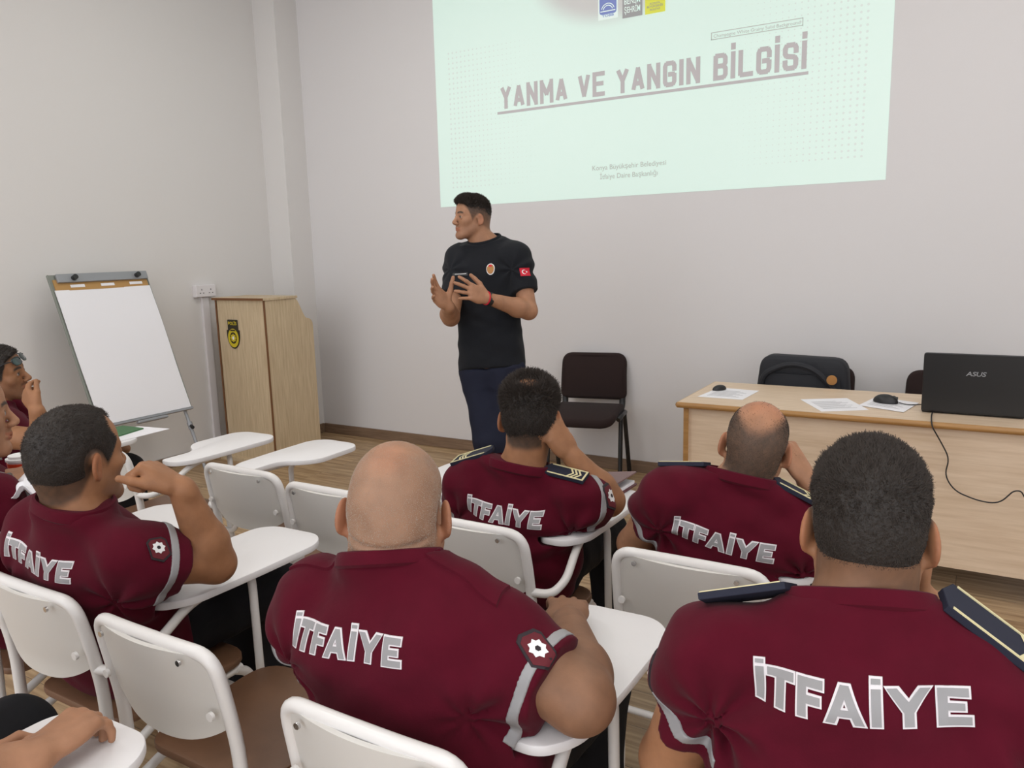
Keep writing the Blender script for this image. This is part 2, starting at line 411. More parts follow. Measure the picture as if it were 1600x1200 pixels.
for r0 in (.03, .042):
    vs = []
    for k in range(13):
        a = math.pi*(.1+.8*k/12)
        vs.append((arc.verts.new((-2.095+math.cos(a)*r0, 2.953+math.sin(a)*r0, 0)), arc.verts.new((-2.095+math.cos(a)*(r0+.005), 2.953+math.sin(a)*(r0+.005), 0))))
    for p, q in zip(vs, vs[1:]): arc.faces.new((p[0], q[0], q[1], p[1]))
arc.faces.new([arc.verts.new((x, z, 0)) for x, z in ((-2.145, 2.95), (-2.045, 2.95), (-2.045, 2.956), (-2.145, 2.956))])
obj('logo_arch', onwall(arc, 0, 0, WY-.006), M['logo_white'], lb)
logo(-1.998, -1.868, 2.892, 3.03, M['logo_grey'], [('BENİM', .1, .9, .56, .036), ('ŞEHRİM', .1, .9, .2, .036)], M['logo_white'], 'slide_logo')
logo(-1.850, -1.722, 2.890, 3.03, M['logo_yel'], [('KONYA', .25, .75, .36, .012), ('BÜYÜKŞEHİR', .1, .9, .24, .013), ('BELEDİYESİ', .25, .75, .12, .010)], M['logo_grey'], 'slide_logo')

# double wall socket and its trunking on the left wall
t = thing('wall_socket', 'white double wall socket on the left wall above the trunking beside the lectern', 'socket', (LX, 3.87, 1.215))
obj('back_box', bx(0, .04, -.085, .085, 0, .09, bevel=.004), M['socket'], t)
obj('face_plate', bx(.04, .047, -.083, .083, .003, .087, bevel=.002), M['socket'], t)
for s in (-1, 1):
    for (dy, dz, w, h) in ((0, .055, .006, .012), (-.014, .03, .011, .006), (.014, .03, .011, .006)):
        obj('socket_hole', bx(.0471, .0475, s*.04+dy-w/2, s*.04+dy+w/2, dz-h/2, dz+h/2), M['slot'], t)
tr = obj('cable_trunking', bx(LX, LX+.022, 3.845, 3.905, .085, 1.215, bevel=.003), M['socket'])
tag(tr, 'white vertical cable trunking under the double wall socket', 'trunking')
# ------------------------------------------------------------------ writing-tablet chair
TR = .0125
def make_chair(label, hand=1):
    t = thing('tablet_chair', label, 'chair', group='white writing tablet chairs')
    wm = M['white_metal']; x = .182
    # inverted-U back frame with kinked posts
    post = lambda s: [(s*x, -.195, .44), (s*x, -.195, .565), (s*x*1.0, -.215, .69), (s*x*.97, -.232, .778)]
    L_ = post(-1); R_ = post(1)
    pts = L_+[(-.08, -.242, .783), (.08, -.242, .783)]+R_[::-1]
    obj('back_frame', tube(pts, .0135, .055), wm, t, True)
    for s in (-1, 1):
        obj('leg', tube([(s*x, -.195, .44), (s*x, -.2, .2), (s*x, -.215, .005)], TR), wm, t, True)
        obj('leg', tube([(s*.174, .16, .425), (s*.174, .205, .40), (s*.184, .235, .005)], TR, .05), wm, t, True)
        obj('seat_rail', tube([(s*x, -.2, .365), (s*.18, -.12, .395), (s*.174, -.05, .425), (s*.174, .18, .425)], .011, .05), wm, t, True)
    obj('stretcher', tube([(-.174, .12, .418), (.174, .12, .418)], .009), wm, t, True)
    obj('stretcher', tube([(-.182, -.2, .345), (.182, -.2, .345)], .009), wm, t, True)
    # backrest: thin curved shell hung inside the frame, belly at its lower edge
    bm = bmesh.new(); nx, nz = 24, 12; gr = []
    for i in range(nx+1):
        u = -1+2*i/nx; xx = u*.170; col = []
        zt = .778-.022*max(0, abs(u)-.75)/.25
        zb = .615-.045*(1-abs(u)**2.6)
        for j in range(nz+1):
            v = j/nz; z = zb+(zt-zb)*v
            y = -.205-.035*max(0, (z-.6)/.19)-.028*(1-u*u)
            col.append(bm.verts.new((xx, y, z)))
        gr.append(col)
    for i in range(nx):
        for j in range(nz): bm.faces.new((gr[i][j], gr[i+1][j], gr[i+1][j+1], gr[i][j+1]))
    bm.normal_update(); bmesh.ops.solidify(bm, geom=bm.faces[:], thickness=.009)
    b = obj('backrest', bm, M['white_plastic'], t, True)
    for u, z, y in ((-.12, .765, -.258), (.12, .765, -.258)):
        obj('screw', xform(tube([(0, 0, 0), (0, -.005, 0)], .006, seg=10), Matrix.Translation((u, y-.001, z))), M['chrome'], b, True)
    for s in (-1, 1):
        obj('hinge_bolt', xform(tube([(0, 0, 0), (0, -.007, 0)], .009, seg=10), Matrix.Translation((s*.162, -.232, .655))), M['white_metal'], b, True)
    # brown moulded seat
    poly = round_poly([(-.175, -.165), (.175, -.165), (.195, .21), (-.195, .21)], [.06, .06, .09, .09], 6)
    obj('seat', prism(poly, .437, .458, .006), M['brown_seat'], t, True)
    if hand:
        h = hand
        P = [(.125, -.06), (.205, -.062), (.253, .0), (.262, .17), (.264, .40), (.215, .455), (.05, .45), (.005, .41), (.0, .20), (.04, .145), (.125, .10)]
        P = [(a+(.05 if h < 0 else 0), b_) for a, b_ in P]
        poly = round_poly([(h*a, b_) for a, b_ in P], [.03, .03, .06, .05, .05, .06, .06, .05, .08, .05, .08], 6)
        if h < 0: poly = poly[::-1]
        obj('writing_tablet', prism(poly, .69, .710, .004), M['tablet'], t, True)
        obj('arm_tube', tube([(h*x, -.205, .615), (h*.235, -.19, .612), (h*.243, -.12, .625), (h*.215, .02, .683), (h*.19, .2, .683)], .0115, .05), wm, t, True)
        obj('tablet_post', tube([(h*.19, .22, .684), (h*.222, .2, .66), (h*.225, .2, .36), (h*.19, .2, .335), (h*.1, .16, .375), (h*.1, .1, .43)], .011, .04), wm, t, True)
    return t
CH_SPOTS = {}
def chair(key, x, yb, rz, label, hand=1, proto={}):
    "x = middle of the seat, yb = where the back stands"
    loc = (x+math.sin(rz)*-.225*-1*0, yb+.235, 0)
    if hand not in proto:
        t = make_chair(label, hand); t.location = loc; t.rotation_euler = (0, 0, rz); proto[hand] = t
    else: t = dup(proto[hand], loc, rz, label)
    CH_SPOTS[key] = (x, yb+.235); return t
chair('P3', -.765, .815, 0, 'white tablet chair under the shaven-headed man in maroon')
chair('P2', -1.80, .86, 0, 'white tablet chair under the man resting his fist on his chin')
chair('E1', -1.345, .85, 0, 'empty white tablet chair with bare brown seat beside the shaven-headed man', 0)
chair('P6', -.03, .82, 0, 'white tablet chair under the dark-haired man nearest the camera')
chair('P8', -2.27, .86, 0, 'white tablet chair under the man with a steel wristwatch')
chair('P4', -1.14, 1.64, 0, 'white tablet chair under the man with a notebook on his tablet')
chair('P5', -.535, 1.66, 0, 'white tablet chair under the balding man before the desk')
chair('C2', -1.69, 1.70, 0, 'empty white tablet chair just behind the left ear of the shaven-headed man')
chair('C1', -2.135, 1.74, 0, 'empty white tablet chair with its tablet on the left side', -1)
chair('C0', -2.895, 1.70, 0, 'empty white tablet chair partly hidden behind the fist of the chin-resting man')
chair('P7', -3.46, 1.415, 0, 'white tablet chair under the man with sunglasses on his head')
chair('P9', -1.37, .02, 0, 'white tablet chair at the bottom left corner under a resting hand')

# ------------------------------------------------------------------ lectern
t = thing('lectern', 'light oak wooden lectern with a yellow and black badge in the corner', 'lectern', (-4.55, 4.05, 0))
x0, x1, yf, zt = -.255, .255, -.215, 1.195
obj('front_panel', bx(x0+.012, x1-.012, yf, yf+.018, .03, zt), M['lect'], t)
def side(xs):
    prof = [(yf, .03), (.235, .03), (.235, .96)]
    for k in range(9):
        a = k/8*math.pi/2; prof.append((.235-.055+.055*math.cos(a), .985+.055*math.sin(a)))
    for k in range(1, 13):
        s = k/12; prof.append((.18-.11*s, 1.04+(zt-1.04)*(s*s*(3-2*s))**1.0))
    prof.append((yf, zt))
    bm = bmesh.new(); a = [bm.verts.new((xs-.009, y, z)) for y, z in prof]; b = [bm.verts.new((xs+.009, y, z)) for y, z in prof]
    bm.faces.new(a); bm.faces.new(b[::-1]); n = len(a)
    for i in range(n): bm.faces.new((a[i], b[i], b[(i+1) % n], a[(i+1) % n]))
    bmesh.ops.recalc_face_normals(bm, faces=bm.faces); return bm
obj('side_panel', side(x0+.006), M['lect'], t); obj('side_panel', side(x1-.006), M['lect'], t)
for xx in (x0+.004, x1-.004): obj('edge_strip', bx(xx-.008, xx+.008, yf-.003, yf+.003, .03, zt), M['edge_dark'], t)
obj('top_slab', bx(x0-.015, x1+.012, yf-.02, .09, zt, zt+.018, bevel=.002), M['lect'], t)
obj('top_edge', bx(x0-.0155, x1+.0125, yf-.0215, yf-.0195, zt+.001, zt+.017), M['edge_dark'], t)
obj('shelf', bx(x0+.015, x1-.015, yf+.018, .2, .95, .968), M['lect'], t)
obj('base_plate', bx(x0-.04, x1+.05, yf-.045, .26, 0, .03, bevel=.003), M['lect'], t)
bd = obj('badge', onwall(prism(round_poly([(-.052, .07), (.052, .07), (.052, -.005), (.066, -.005), (.066, -.07), (.04, -.125), (0, -.147), (-.04, -.125), (-.066, -.07), (-.066, -.005), (-.052, -.005)], [.008, .008, .004, .004, .03, .05, .05, .05, .03, .004, .004], 5), 0, .006), -.085, .985, yf-.0005), M['badge_black'], t, label='black and yellow shield badge')
def ring(rx, rz, rx2, rz2, n=36):
    bm = bmesh.new(); a = []; b = []
    for k in range(n):
        c, s = math.cos(2*math.pi*k/n), math.sin(2*math.pi*k/n); a.append(bm.verts.new((rx*c, rz*s, 0))); b.append(bm.verts.new((rx2*c, rz2*s, 0)))
    for k in range(n): bm.faces.new((a[k], a[(k+1) % n], b[(k+1) % n], b[k]))
    return bm
def star(n, r0, r1, rot=0):
    bm = bmesh.new(); c = bm.verts.new((0, 0, 0)); vs = []
    for k in range(2*n):
        a = math.pi*k/n+rot; r = r0 if k % 2 == 0 else r1; vs.append(bm.verts.new((r*math.cos(a), r*math.sin(a), 0)))
    for k in range(2*n): bm.faces.new((c, vs[k], vs[(k+1) % (2*n)]))
    return bm
obj('badge_ring', onwall(ring(.056, .068, .036, .042), -.085, .922, yf-.0075), M['yellow'], bd)
obj('badge_star', onwall(star(8, .033, .024), -.085, .922, yf-.0080), M['yellow'], bd)
obj('badge_disc', onwall(ring(.0001, .0001, .011, .013), -.085, .922, yf-.0085), M['white'], bd)
pt = text_bm('POLİS', .033, .0008); obj('badge_text', onwall(pt, -.085, 1.017, yf-.0078), M['yellow'], bd)
obj('badge_arc', onwall(flat([(-.03, 0), (.03, 0), (.02, .012), (-.02, .012)]), -.085, .972, yf-.0082), M['badge_black'], bd)

# ------------------------------------------------------------------ flip chart
t = thing('flip_chart', 'white paper flip chart leaning on grey legs against the left wall', 'flip chart', (-4.45, 2.965, 0))
top = Vector((-.345, 0, 1.425)); bot = Vector((0, 0, .525)); up = (top-bot).normalized(); Lb = (top-bot).length
Rm = Matrix(((0, up.x, up.z, 0), (1, 0, 0, 0), (0, up.z, -up.x, 0), (0, 0, 0, 1))); Rm.translation = bot   # x->Y, y->up the board, z->out
def onboard(bm): return xform(bm, Rm)
w = .325
obj('board', onboard(bx(-w, w, 0, Lb, -.018, -.004, bevel=.002)), M['green_grey'], t)
obj('frame_edge', onboard(bx(-w, -w+.006, 0, Lb, -.004, 0)), M['green_grey'], t); obj('frame_edge', onboard(bx(w-.006, w, 0, Lb, -.004, 0)), M['green_grey'], t)
obj('pad_header', onboard(bx(-w+.02, w-.015, Lb-.105, Lb-.035, -.003, .004)), M['cardboard'], t)
for xx in (-.165, .03, .225): obj('header_tab', onboard(bx(xx-.045, xx+.045, Lb-.088, Lb-.070, .0042, .005, bevel=0)), M['paper'], t)
bm = bmesh.new(); nx, ny = 14, 20; g = []
for i in range(nx+1):
    col = []
    for j in range(ny+1):
        a = i/nx; b = j/ny; xx = -w+.012+(2*w-.02)*a; yy = .006+(Lb-.108)*b
        col.append(bm.verts.new((xx, yy, .005+.0025*math.sin(5*a+3*b)+.002*math.sin(9*b+2*a))))
    g.append(col)
for i in range(nx):
    for j in range(ny): bm.faces.new((g[i][j], g[i+1][j], g[i+1][j+1], g[i][j+1]))
bm.normal_update(); bmesh.ops.solidify(bm, geom=bm.faces[:], thickness=.005)
obj('paper_pad', onboard(bm), M['paper'], t, True)
obj('clamp_bar', onboard(bx(-w+.04, w-.01, Lb-.058, Lb-.004, .004, .022, bevel=.003)), M['grey_metal'], t)
for xx in (-.185, .235): obj('clamp_knob', onboard(xform(tube([(0, 0, .022), (0, 0, .05)], .016, seg=16), Matrix.Translation((xx, Lb-.034, 0)))), M['black'], t, True)
obj('bottom_ledge', onboard(bx(-w, w, -.012, .004, -.018, .014, bevel=.002)), M['grey_metal'], t)
obj('pen_tray', onboard(bx(-.09, .12, -.035, -.016, 0, .03, bevel=.006)), M['grey_metal'], t)
for s in (-1, 1):
    d = -up; a = bot+Vector((0, s*.285, 0)); e = a+d*(a.z-.005)/up.z
    obj('leg', tube([a+up*.3+Vector((-.03, 0, -.01)), e+Vector((-.02, 0, 0))], .011), M['grey_metal'], t, True)
    obj('leg_clamp', tube([a+d*.1+Vector((-.025, 0, -.0)), a+d*.15+Vector((-.025, 0, 0))], .017), M['grey_metal'], t, True)
    obj('leg_knob', tube([a+d*.125+Vector((-.02, -.0, 0)), a+d*.125+Vector((.03, -.025, 0))], .012), M['black'], t, True)
obj('rear_leg', tube([top+Vector((-.03, 0, -.2)), (-.50, 0, .01)], .011), M['grey_metal'], t, True)

# ------------------------------------------------------------------ desk
DX0, DX1, DYF, DYB = -1.222, .82, 3.605, 4.245
t = thing('desk', 'long pale wooden desk with oak edging under the laptop', 'desk', (DX0, DYF, 0))
w = DX1-DX0; dd = DYB-DYF
obj('desk_top', bx(0, w, .006, dd, .722, .75), M['desk'], t)
fe = add_tube(bmesh.new(), [(0, .008, .736), (w, .008, .736)], .0142, 12); obj('front_edge', fe, M['edge'], t, True)
obj('side_edge', add_tube(bmesh.new(), [(.003, .008, .736), (.003, dd, .736)], .0142, 12), M['edge'], t, True)
for xx in (.026, w-.044):
    s = obj('side_panel', bx(xx, xx+.022, .03, dd-.04, 0, .722), M['desk'], t); obj('panel_edge', bx(xx-.001, xx+.023, .024, .03, 0, .722), M['edge'], s)
obj('modesty_panel', bx(.048, w-.044, .045, .063, .112, .722), M['desk'], t)

# chair of dark brown fabric
def office_chair(x, y, rz, label):
    t = thing('visitor_chair', label, 'chair', (x, y, 0), rz, 'brown visitor chairs by the wall')
    # seen from its front: sitter faces local -y
    def pad(zc, hz, wx, thick, yfun, rad, name, lean=0):
        poly = round_poly([(-wx, -hz), (wx, -hz), (wx*.97, hz), (-wx*.97, hz)], rad, 8)
        bm = prism(poly, -thick/2, thick/2, thick*.42, 3); return bm
    bb = pad(0, .155, .225, .05, None, [.05, .05, .075, .075], '')
    bmesh.ops.subdivide_edges(bb, edges=[e for e in bb.edges if e.calc_length() > .1], cuts=6)
    for v in bb.verts: v.co.z += -.25*v.co.x**2+.02*math.cos(v.co.y*8)
    xform(bb, Matrix.Translation((0, .225, .655)) @ Matrix.Rotation(math.radians(90-9), 4, 'X'))
    obj('backrest', bb, M['brown_fabric'], t, True)
    sb = prism(round_poly([(-.225, -.23), (.225, -.23), (.215, .18), (-.215, .18)], [.09, .09, .05, .05], 8), .415, .47, .022, 3)
    for v in sb.verts: v.co.z += .02*(v.co.x/.22)**2-.03*max(0, (-v.co.y-.12)/.1)
    obj('seat', sb, M['brown_fabric'], t, True)
    for s in (-1, 1):
        obj('back_bracket', tube([(s*.19, .165, .43), (s*.195, .2, .47), (s*.195, .22, .60)], .021, .02), M['black'], t, True)
        obj('leg', tube([(s*.235, -.06, .44), (s*.24, -.13, .005)], .0145), M['black_metal'], t, True)
        obj('leg', tube([(s*.235, .06, .44), (s*.245, .19, .005)], .0145), M['black_metal'], t, True)
        obj('side_bracket', tube([(s*.225, -.10, .43), (s*.238, -.06, .45), (s*.238, .07, .45), (s*.225, .12, .43)], .016, .03), M['black_metal'], t, True)
    return t
office_chair(-2.13, 4.50, math.radians(12), 'dark brown padded chair with black legs standing alone against the back wall')
office_chair(-.775, 4.42, 0, 'dark brown chair behind the desk under the black bag')
office_chair(-.08, 4.42, 0, 'dark brown chair half hidden behind the black laptop')

# black bag standing on the chair behind the desk
t = thing('laptop_bag', 'black laptop bag with a round gold badge on the chair behind the desk', 'bag', (-.79, 4.42, .50))
bb = prism(round_poly([(-.26, 0), (.26, 0), (.225, .385), (-.215, .395)], [.04, .04, .07, .07], 6), -.06, .06, .025, 3)
xform(bb, Matrix.Rotation(math.radians(90), 4, 'X')); obj('bag_body', bb, M['black_fabric'], t, True)
pk = prism(round_poly([(-.22, .02), (.22, .02), (.20, .30), (-.20, .30)], .04, 6), .06, .078, .006, 2); xform(pk, Matrix.Rotation(math.radians(90), 4, 'X'))
obj('front_pocket', pk, M['black_fabric'], t, True)
obj('strap', add_tube(bmesh.new(), round_path([(-.21, -.075, .2), (-.19, -.09, .30), (-.05, -.095, .365), (.08, -.095, .335), (.2, -.09, .2), (.22, -.09, .1)], .08), .016, 8), M['black_fabric'], t, True)
obj('bag_badge', xform(tube([(0, 0, 0), (0, -.004, 0)], .026, seg=20), Matrix.Translation((.165, -.114, .285))), M['gold'], t, label='round gold badge')

# things on the desk
DZ = .7505
def sheet(pts, label, z=DZ, lines=True):
    c = [sum(p[0] for p in pts)/4, sum(p[1] for p in pts)/4]
    bm = prism([(p[0]-c[0], p[1]-c[1]) for p in pts], 0, .0012)
    o = obj('paper_sheet', bm, M['paper']); o.location = (c[0], c[1], z); tag(o, label, 'paper', 'printed sheets on the desk')
    if lines:
        a, b, cc, d = [Vector((p[0]-c[0], p[1]-c[1], .0014)) for p in pts]
        bm = bmesh.new()
        for k in range(9):
            u0 = .18+.07*k; pr = lambda u, v: a.lerp(d, u).lerp(b.lerp(cc, u), v)
            bm.faces.new([bm.verts.new(q) for q in (pr(u0, .12), pr(u0, .85-.1*(k % 3)), pr(u0+.022, .85-.1*(k % 3)), pr(u0+.022, .12))])
        obj('printed_lines', bm, M['print'], o)
    return o
sheet([(-1.173, 3.774), (-.951, 3.776), (-.935, 4.044), (-1.147, 4.06)], 'printed white sheet under the small black clicker at the desk end')
sheet([(-.566, 3.64), (-.385, 3.755), (-.51, 4.005), (-.703, 3.89)], 'printed white sheet left of the computer mouse')
sheet([(-.438, 3.84), (-.245, 3.754), (-.20, 4.0), (-.388, 4.09)], 'white sheet under the computer mouse', DZ+.0015)
def blob(name, L_, Wd, H, m, loc, rz, label, cat):
    bm = bmesh.new(); bmesh.ops.create_uvsphere(bm, u_segments=24, v_segments=14, radius=1)
    for v in bm.verts:
        if v.co.z < 0: v.co.z *= .12
        v.co.x *= L_*(1-.12*v.co.y*v.co.y); v.co.y *= Wd*(1-.1*max(0, v.co.x/L_)); v.co.z *= H
    bmesh.ops.translate(bm, vec=(0, 0, .12*H), verts=bm.verts)
    t = thing(name, label, cat, loc, rz); obj('shell', bm, m, t, True); return t
t = blob('computer_mouse', .058, .033, .036, M['black'], (-.335, 3.945, DZ+.003), math.radians(120), 'black computer mouse on a white sheet left of the laptop', 'mouse')
obj('scroll_wheel', xform(tube([(0, -.004, 0), (0, .004, 0)], .011, seg=14), Matrix.Translation((.036, 0, .026))), M['slot'], t, True)
obj('button_seam', bx(.008, .056, -.0006, .0006, .02, .0335), M['slot'], t)
t.rotation_euler = (0, 0, math.radians(-20))
cab = obj('mouse_cable', add_tube(bmesh.new(), round_path([(-.278, 3.925, .762), (-.24, 3.91, .757), (-.20, 3.93, .757), (-.16, 3.97, .757)], .03), .0022, 8), M['black']); tag(cab, 'thin black cable from the mouse to the laptop', 'cable')
t = blob('presenter_remote', .045, .024, .024, M['black'], (-1.125, 3.99, DZ+.0015), math.radians(60), 'small black presenter remote on the sheet at the desk end', 'remote')
obj('remote_button', xform(tube([(0, 0, .02), (0, 0, .0245)], .006, seg=12), Matrix.Translation((.015, 0, 0))), M['slot'], t, True)

t = thing('laptop', 'open black laptop with its lid back turned to the audience', 'laptop', (.012, 3.80, DZ), 0)
obj('keyboard_base', bx(-.19, .19, .0, .255, .002, .024, bevel=.004), M['black'], t)
lid = prism(round_poly([(-.192, 0), (.192, 0), (.192, .258), (-.192, .258)], [.006, .006, .012, .012], 4), 0, .014, .003)
MLID = Matrix.Translation((0, -.004, .01)) @ Matrix.Rotation(math.radians(90-6), 4, 'X')
MLID = Matrix.Translation((0, .004, .01)) @ Matrix.Rotation(math.radians(90+4), 4, 'X')
ld = obj('lid', xform(lid, MLID), M['black_lid'], t)
lt = text_bm('ASUS', .027, .0004, 1.2, spacing=.95)
for v in lt.verts: v.co.x += .22*v.co.y
obj('lid_logo', xform(lt, MLID @ Matrix.Translation((.005, .165, .0146))), M['grey_metal'], ld, label='pale metallic maker lettering')
for xx in (-.13, .13): obj('hinge', tube([(xx-.025, .004, .014), (xx+.025, .004, .014)], .009), M['black'], t, True)
obj('foot', bx(-.17, -.14, .02, .04, 0, .002), M['black'], t)
cb = [(-.135, 3.80, .757), (-.135, 3.70, .756), (-.13, 3.60, .757), (-.125, 3.578, .735), (-.085, 3.60, .66), (-.055, 3.605, .60), (-.07, 3.607, .53), (-.03, 3.606, .465), (.06, 3.605, .435), (.13, 3.6, .435), (.175, 3.60, .495), (.20, 3.60, .50), (.245, 3.60, .42), (.33, 3.60, .38), (.42, 3.60, .45)]
cable = obj('power_cable', add_tube(bmesh.new(), round_path(cb, .05), .0028, 8), M['black']); tag(cable, 'thin dark cable hanging from the laptop down the desk front', 'cable')
# ------------------------------------------------------------------ implicit modelling of the figures
def A(*v): return np.array(v, float)
def nrm(v): v = np.asarray(v, float); return v/max(1e-9, np.linalg.norm(v))
def sst(a, b, x): t = np.clip((x-a)/(b-a), 0, 1); return t*t*(3-2*t)

class F:
    "an ordered list of blended primitives"
    def __init__(s): s.ops = []
    def add(s, fn, lo, hi, k, op): s.ops.append((fn, np.asarray(lo, float), np.asarray(hi, float), k, op)); return s
    def cone(s, a, b, ra, rb, k=.02, op='u', flat=None, cut=False):
        a = A(*a); b = A(*b); ab = b-a; L2 = max(1e-12, ab@ab); ax = ab/math.sqrt(L2)
        def fn(P):
            q = P-a; t = (q@ab)/L2
            tc = np.clip(t, 0, 1.25 if cut else 1)
            v = q-tc[:, None]*ab
            if flat is not None:
                u, sc = flat; v = v+(sc-1)*(v@u)[:, None]*u
            d = np.sqrt((v*v).sum(1))-(ra+(rb-ra)*np.clip(t, 0, 1.25))
            if cut: d = np.maximum(d, (P-b)@ax)
            return d
        r = max(ra, rb)*1.15
        return s.add(fn, np.minimum(a, b)-r, np.maximum(a, b)+r, k, op)
    def ell(s, c, r, R=None, k=.02, op='u'):
        c = A(*c); r = A(*r) if np.ndim(r) else A(r, r, r)
        def fn(P):
            q = P-c
            if R is not None: q = q@R          # columns of R are the local axes
            k0 = np.sqrt(((q/r)**2).sum(1)); k1 = np.sqrt(((q/(r*r))**2).sum(1))+1e-9
            return k0*(k0-1)/k1
        m = r.max()
        return s.add(fn, c-m, c+m, k, op)
    def plane(s, p, n, k=.004, op='i'):
        p = A(*p); n = nrm(n)
        return s.add(lambda P: (P-p)@n, [-9]*3, [9]*3, k, op)
    def eval(s, P, cull=True, m=.03):
        d = np.full(len(P), .08 if cull else 9.0)
        for fn, lo, hi, k, op in s.ops:
            if cull:
                e = m+k
                I = np.nonzero(((P > lo-e) & (P < hi+e)).all(1))[0]
                if len(I) == 0: continue
                full = len(I) == len(P)
                p = P if full else P[I]; d0 = d if full else d[I]
            else: p, d0, full = P, d, True
            x = fn(p)
            if op == 'u':
                h = np.clip(.5+.5*(d0-x)/k, 0, 1); r = d0*(1-h)+x*h-k*h*(1-h)
            elif op == 's':
                h = np.clip(.5-.5*(d0+x)/k, 0, 1); r = d0*(1-h)-x*h+k*h*(1-h)
            elif op == 'i':
                h = np.clip(.5-.5*(x-d0)/k, 0, 1); r = x*(1-h)+d0*h+k*h*(1-h)
            elif op == 'disp': r = d0+x
            if full: d = r
            else: d[I] = r
        return d

def polygonise(f, lo, hi, h, smooth=1):
    "surface nets over the blocks that the surface passes through; f(P, cull)"
    B = 8; lo = np.asarray(lo, float); hi = np.asarray(hi, float)
    n = np.ceil((hi-lo)/(B*h)).astype(int)+1
    ii = np.stack(np.meshgrid(*[np.arange(k) for k in n], indexing='ij'), -1).reshape(-1, 3)
    cen = lo+(ii+.5)*B*h
    d = f(cen, False)
    ii = ii[np.abs(d) < B*h*1.5+.012]
    g = np.stack(np.meshgrid(*[np.arange(B+1)]*3, indexing='ij'), -1).reshape(-1, 3)
    NV = (n*B+2).astype(np.int64)
    keys_all = []; pos_all = []; quads = []
    vals = np.empty((len(ii), (B+1)**3), np.float32)
    ch = 400
    for s in range(0, len(ii), ch):
        blk = ii[s:s+ch]
        P = lo+(blk[:, None, :]*B+g[None])*h
        vals[s:s+ch] = f(P.reshape(-1, 3), True).reshape(len(blk), -1)
    V = vals.reshape(-1, B+1, B+1, B+1)
    key = lambda c: (c[:, 0]*NV[1]+c[:, 1])*NV[2]+c[:, 2]
    ins = V < 0
    cnt = np.zeros((len(ii), B, B, B), np.int8)
    for dx in (0, 1):
        for dy in (0, 1):
            for dz in (0, 1): cnt += ins[:, dx:dx+B, dy:dy+B, dz:dz+B]
    act = np.nonzero((cnt > 0) & (cnt < 8))
    bi, ci, cj, ck = act
    cell = np.stack((ci, cj, ck), 1)
    acc = np.zeros((len(bi), 3)); num = np.zeros(len(bi))
    cor = [(x, y, z) for x in (0, 1) for y in (0, 1) for z in (0, 1)]
    for a in cor:
        for ax in range(3):
            if a[ax]: continue
            b = list(a); b[ax] = 1
            va = V[bi, ci+a[0], cj+a[1], ck+a[2]]; vb = V[bi, ci+b[0], cj+b[1], ck+b[2]]
            cr = (va < 0) != (vb < 0)
            t = np.where(cr, va/np.where(cr, va-vb, 1), 0)
            p = np.tile(np.array(a, float), (len(bi), 1)); p[:, ax] = t
            acc[cr] += p[cr]; num[cr] += 1
    pos = lo+((ii[bi]*B+cell)+acc/num[:, None])*h
    gk = key((ii[bi]*B+cell).astype(np.int64))
    uk, first = np.unique(gk, return_index=True); pos = pos[first]
    for ax in range(3):
        sl0 = [slice(0, B)]*3; sl1 = list(sl0); sl1[ax] = slice(1, B+1)
        a = ins[(slice(None), *sl0)]; b = ins[(slice(None), *sl1)]
        bi, x, y, z = np.nonzero(a != b)
        flip = a[bi, x, y, z]
        c = (ii[bi]*B+np.stack((x, y, z), 1)).astype(np.int64)
        u = np.zeros(3, np.int64); v = np.zeros(3, np.int64); u[(ax+1) % 3] = 1; v[(ax+2) % 3] = 1
        q = np.stack([key(c-u-v), key(c-v), key(c), key(c-u)], 1)
        q[~flip] = q[~flip][:, ::-1]
        idx = np.searchsorted(uk, q); idx = np.clip(idx, 0, len(uk)-1)
        ok = (uk[idx] == q).all(1); quads.append(idx[ok])
    Qd = np.concatenate(quads)
    Qd = np.unique(Qd[np.argsort(Qd[:, 0], kind='stable')], axis=0)
    for _ in range(smooth):
        nb = np.zeros_like(pos); c = np.zeros(len(pos))
        for i in range(4):
            np.add.at(nb, Qd[:, i], pos[Qd[:, (i+1) % 4]]); np.add.at(c, Qd[:, i], 1)
        w = c > 2
        pos[w] = pos[w]*.5+.5*nb[w]/c[w, None]
    return pos, Qd

def mesh_obj(name, pos, quads, m, parent=None, tint=None, label=None):
    me = bpy.data.meshes.new(name)
    me.vertices.add(len(pos)); me.vertices.foreach_set('co', pos.astype(np.float32).ravel())
    me.loops.add(len(quads)*4); me.loops.foreach_set('vertex_index', quads.astype(np.int32).ravel())
    me.polygons.add(len(quads)); me.polygons.foreach_set('loop_start', np.arange(0, len(quads)*4, 4, dtype=np.int32))
    me.polygons.foreach_set('use_smooth', np.ones(len(quads), bool))
    me.update(calc_edges=True); me.validate()
    me.materials.append(m)
    if tint is not None:
        a = me.color_attributes.new('tint', 'FLOAT_COLOR', 'POINT')
        a.data.foreach_set('color', np.concatenate([tint, np.ones((len(tint), 1))], 1).astype(np.float32).ravel())
    o = link(bpy.data.objects.new(name, me), parent)
    if label: o['label'] = label
    return o

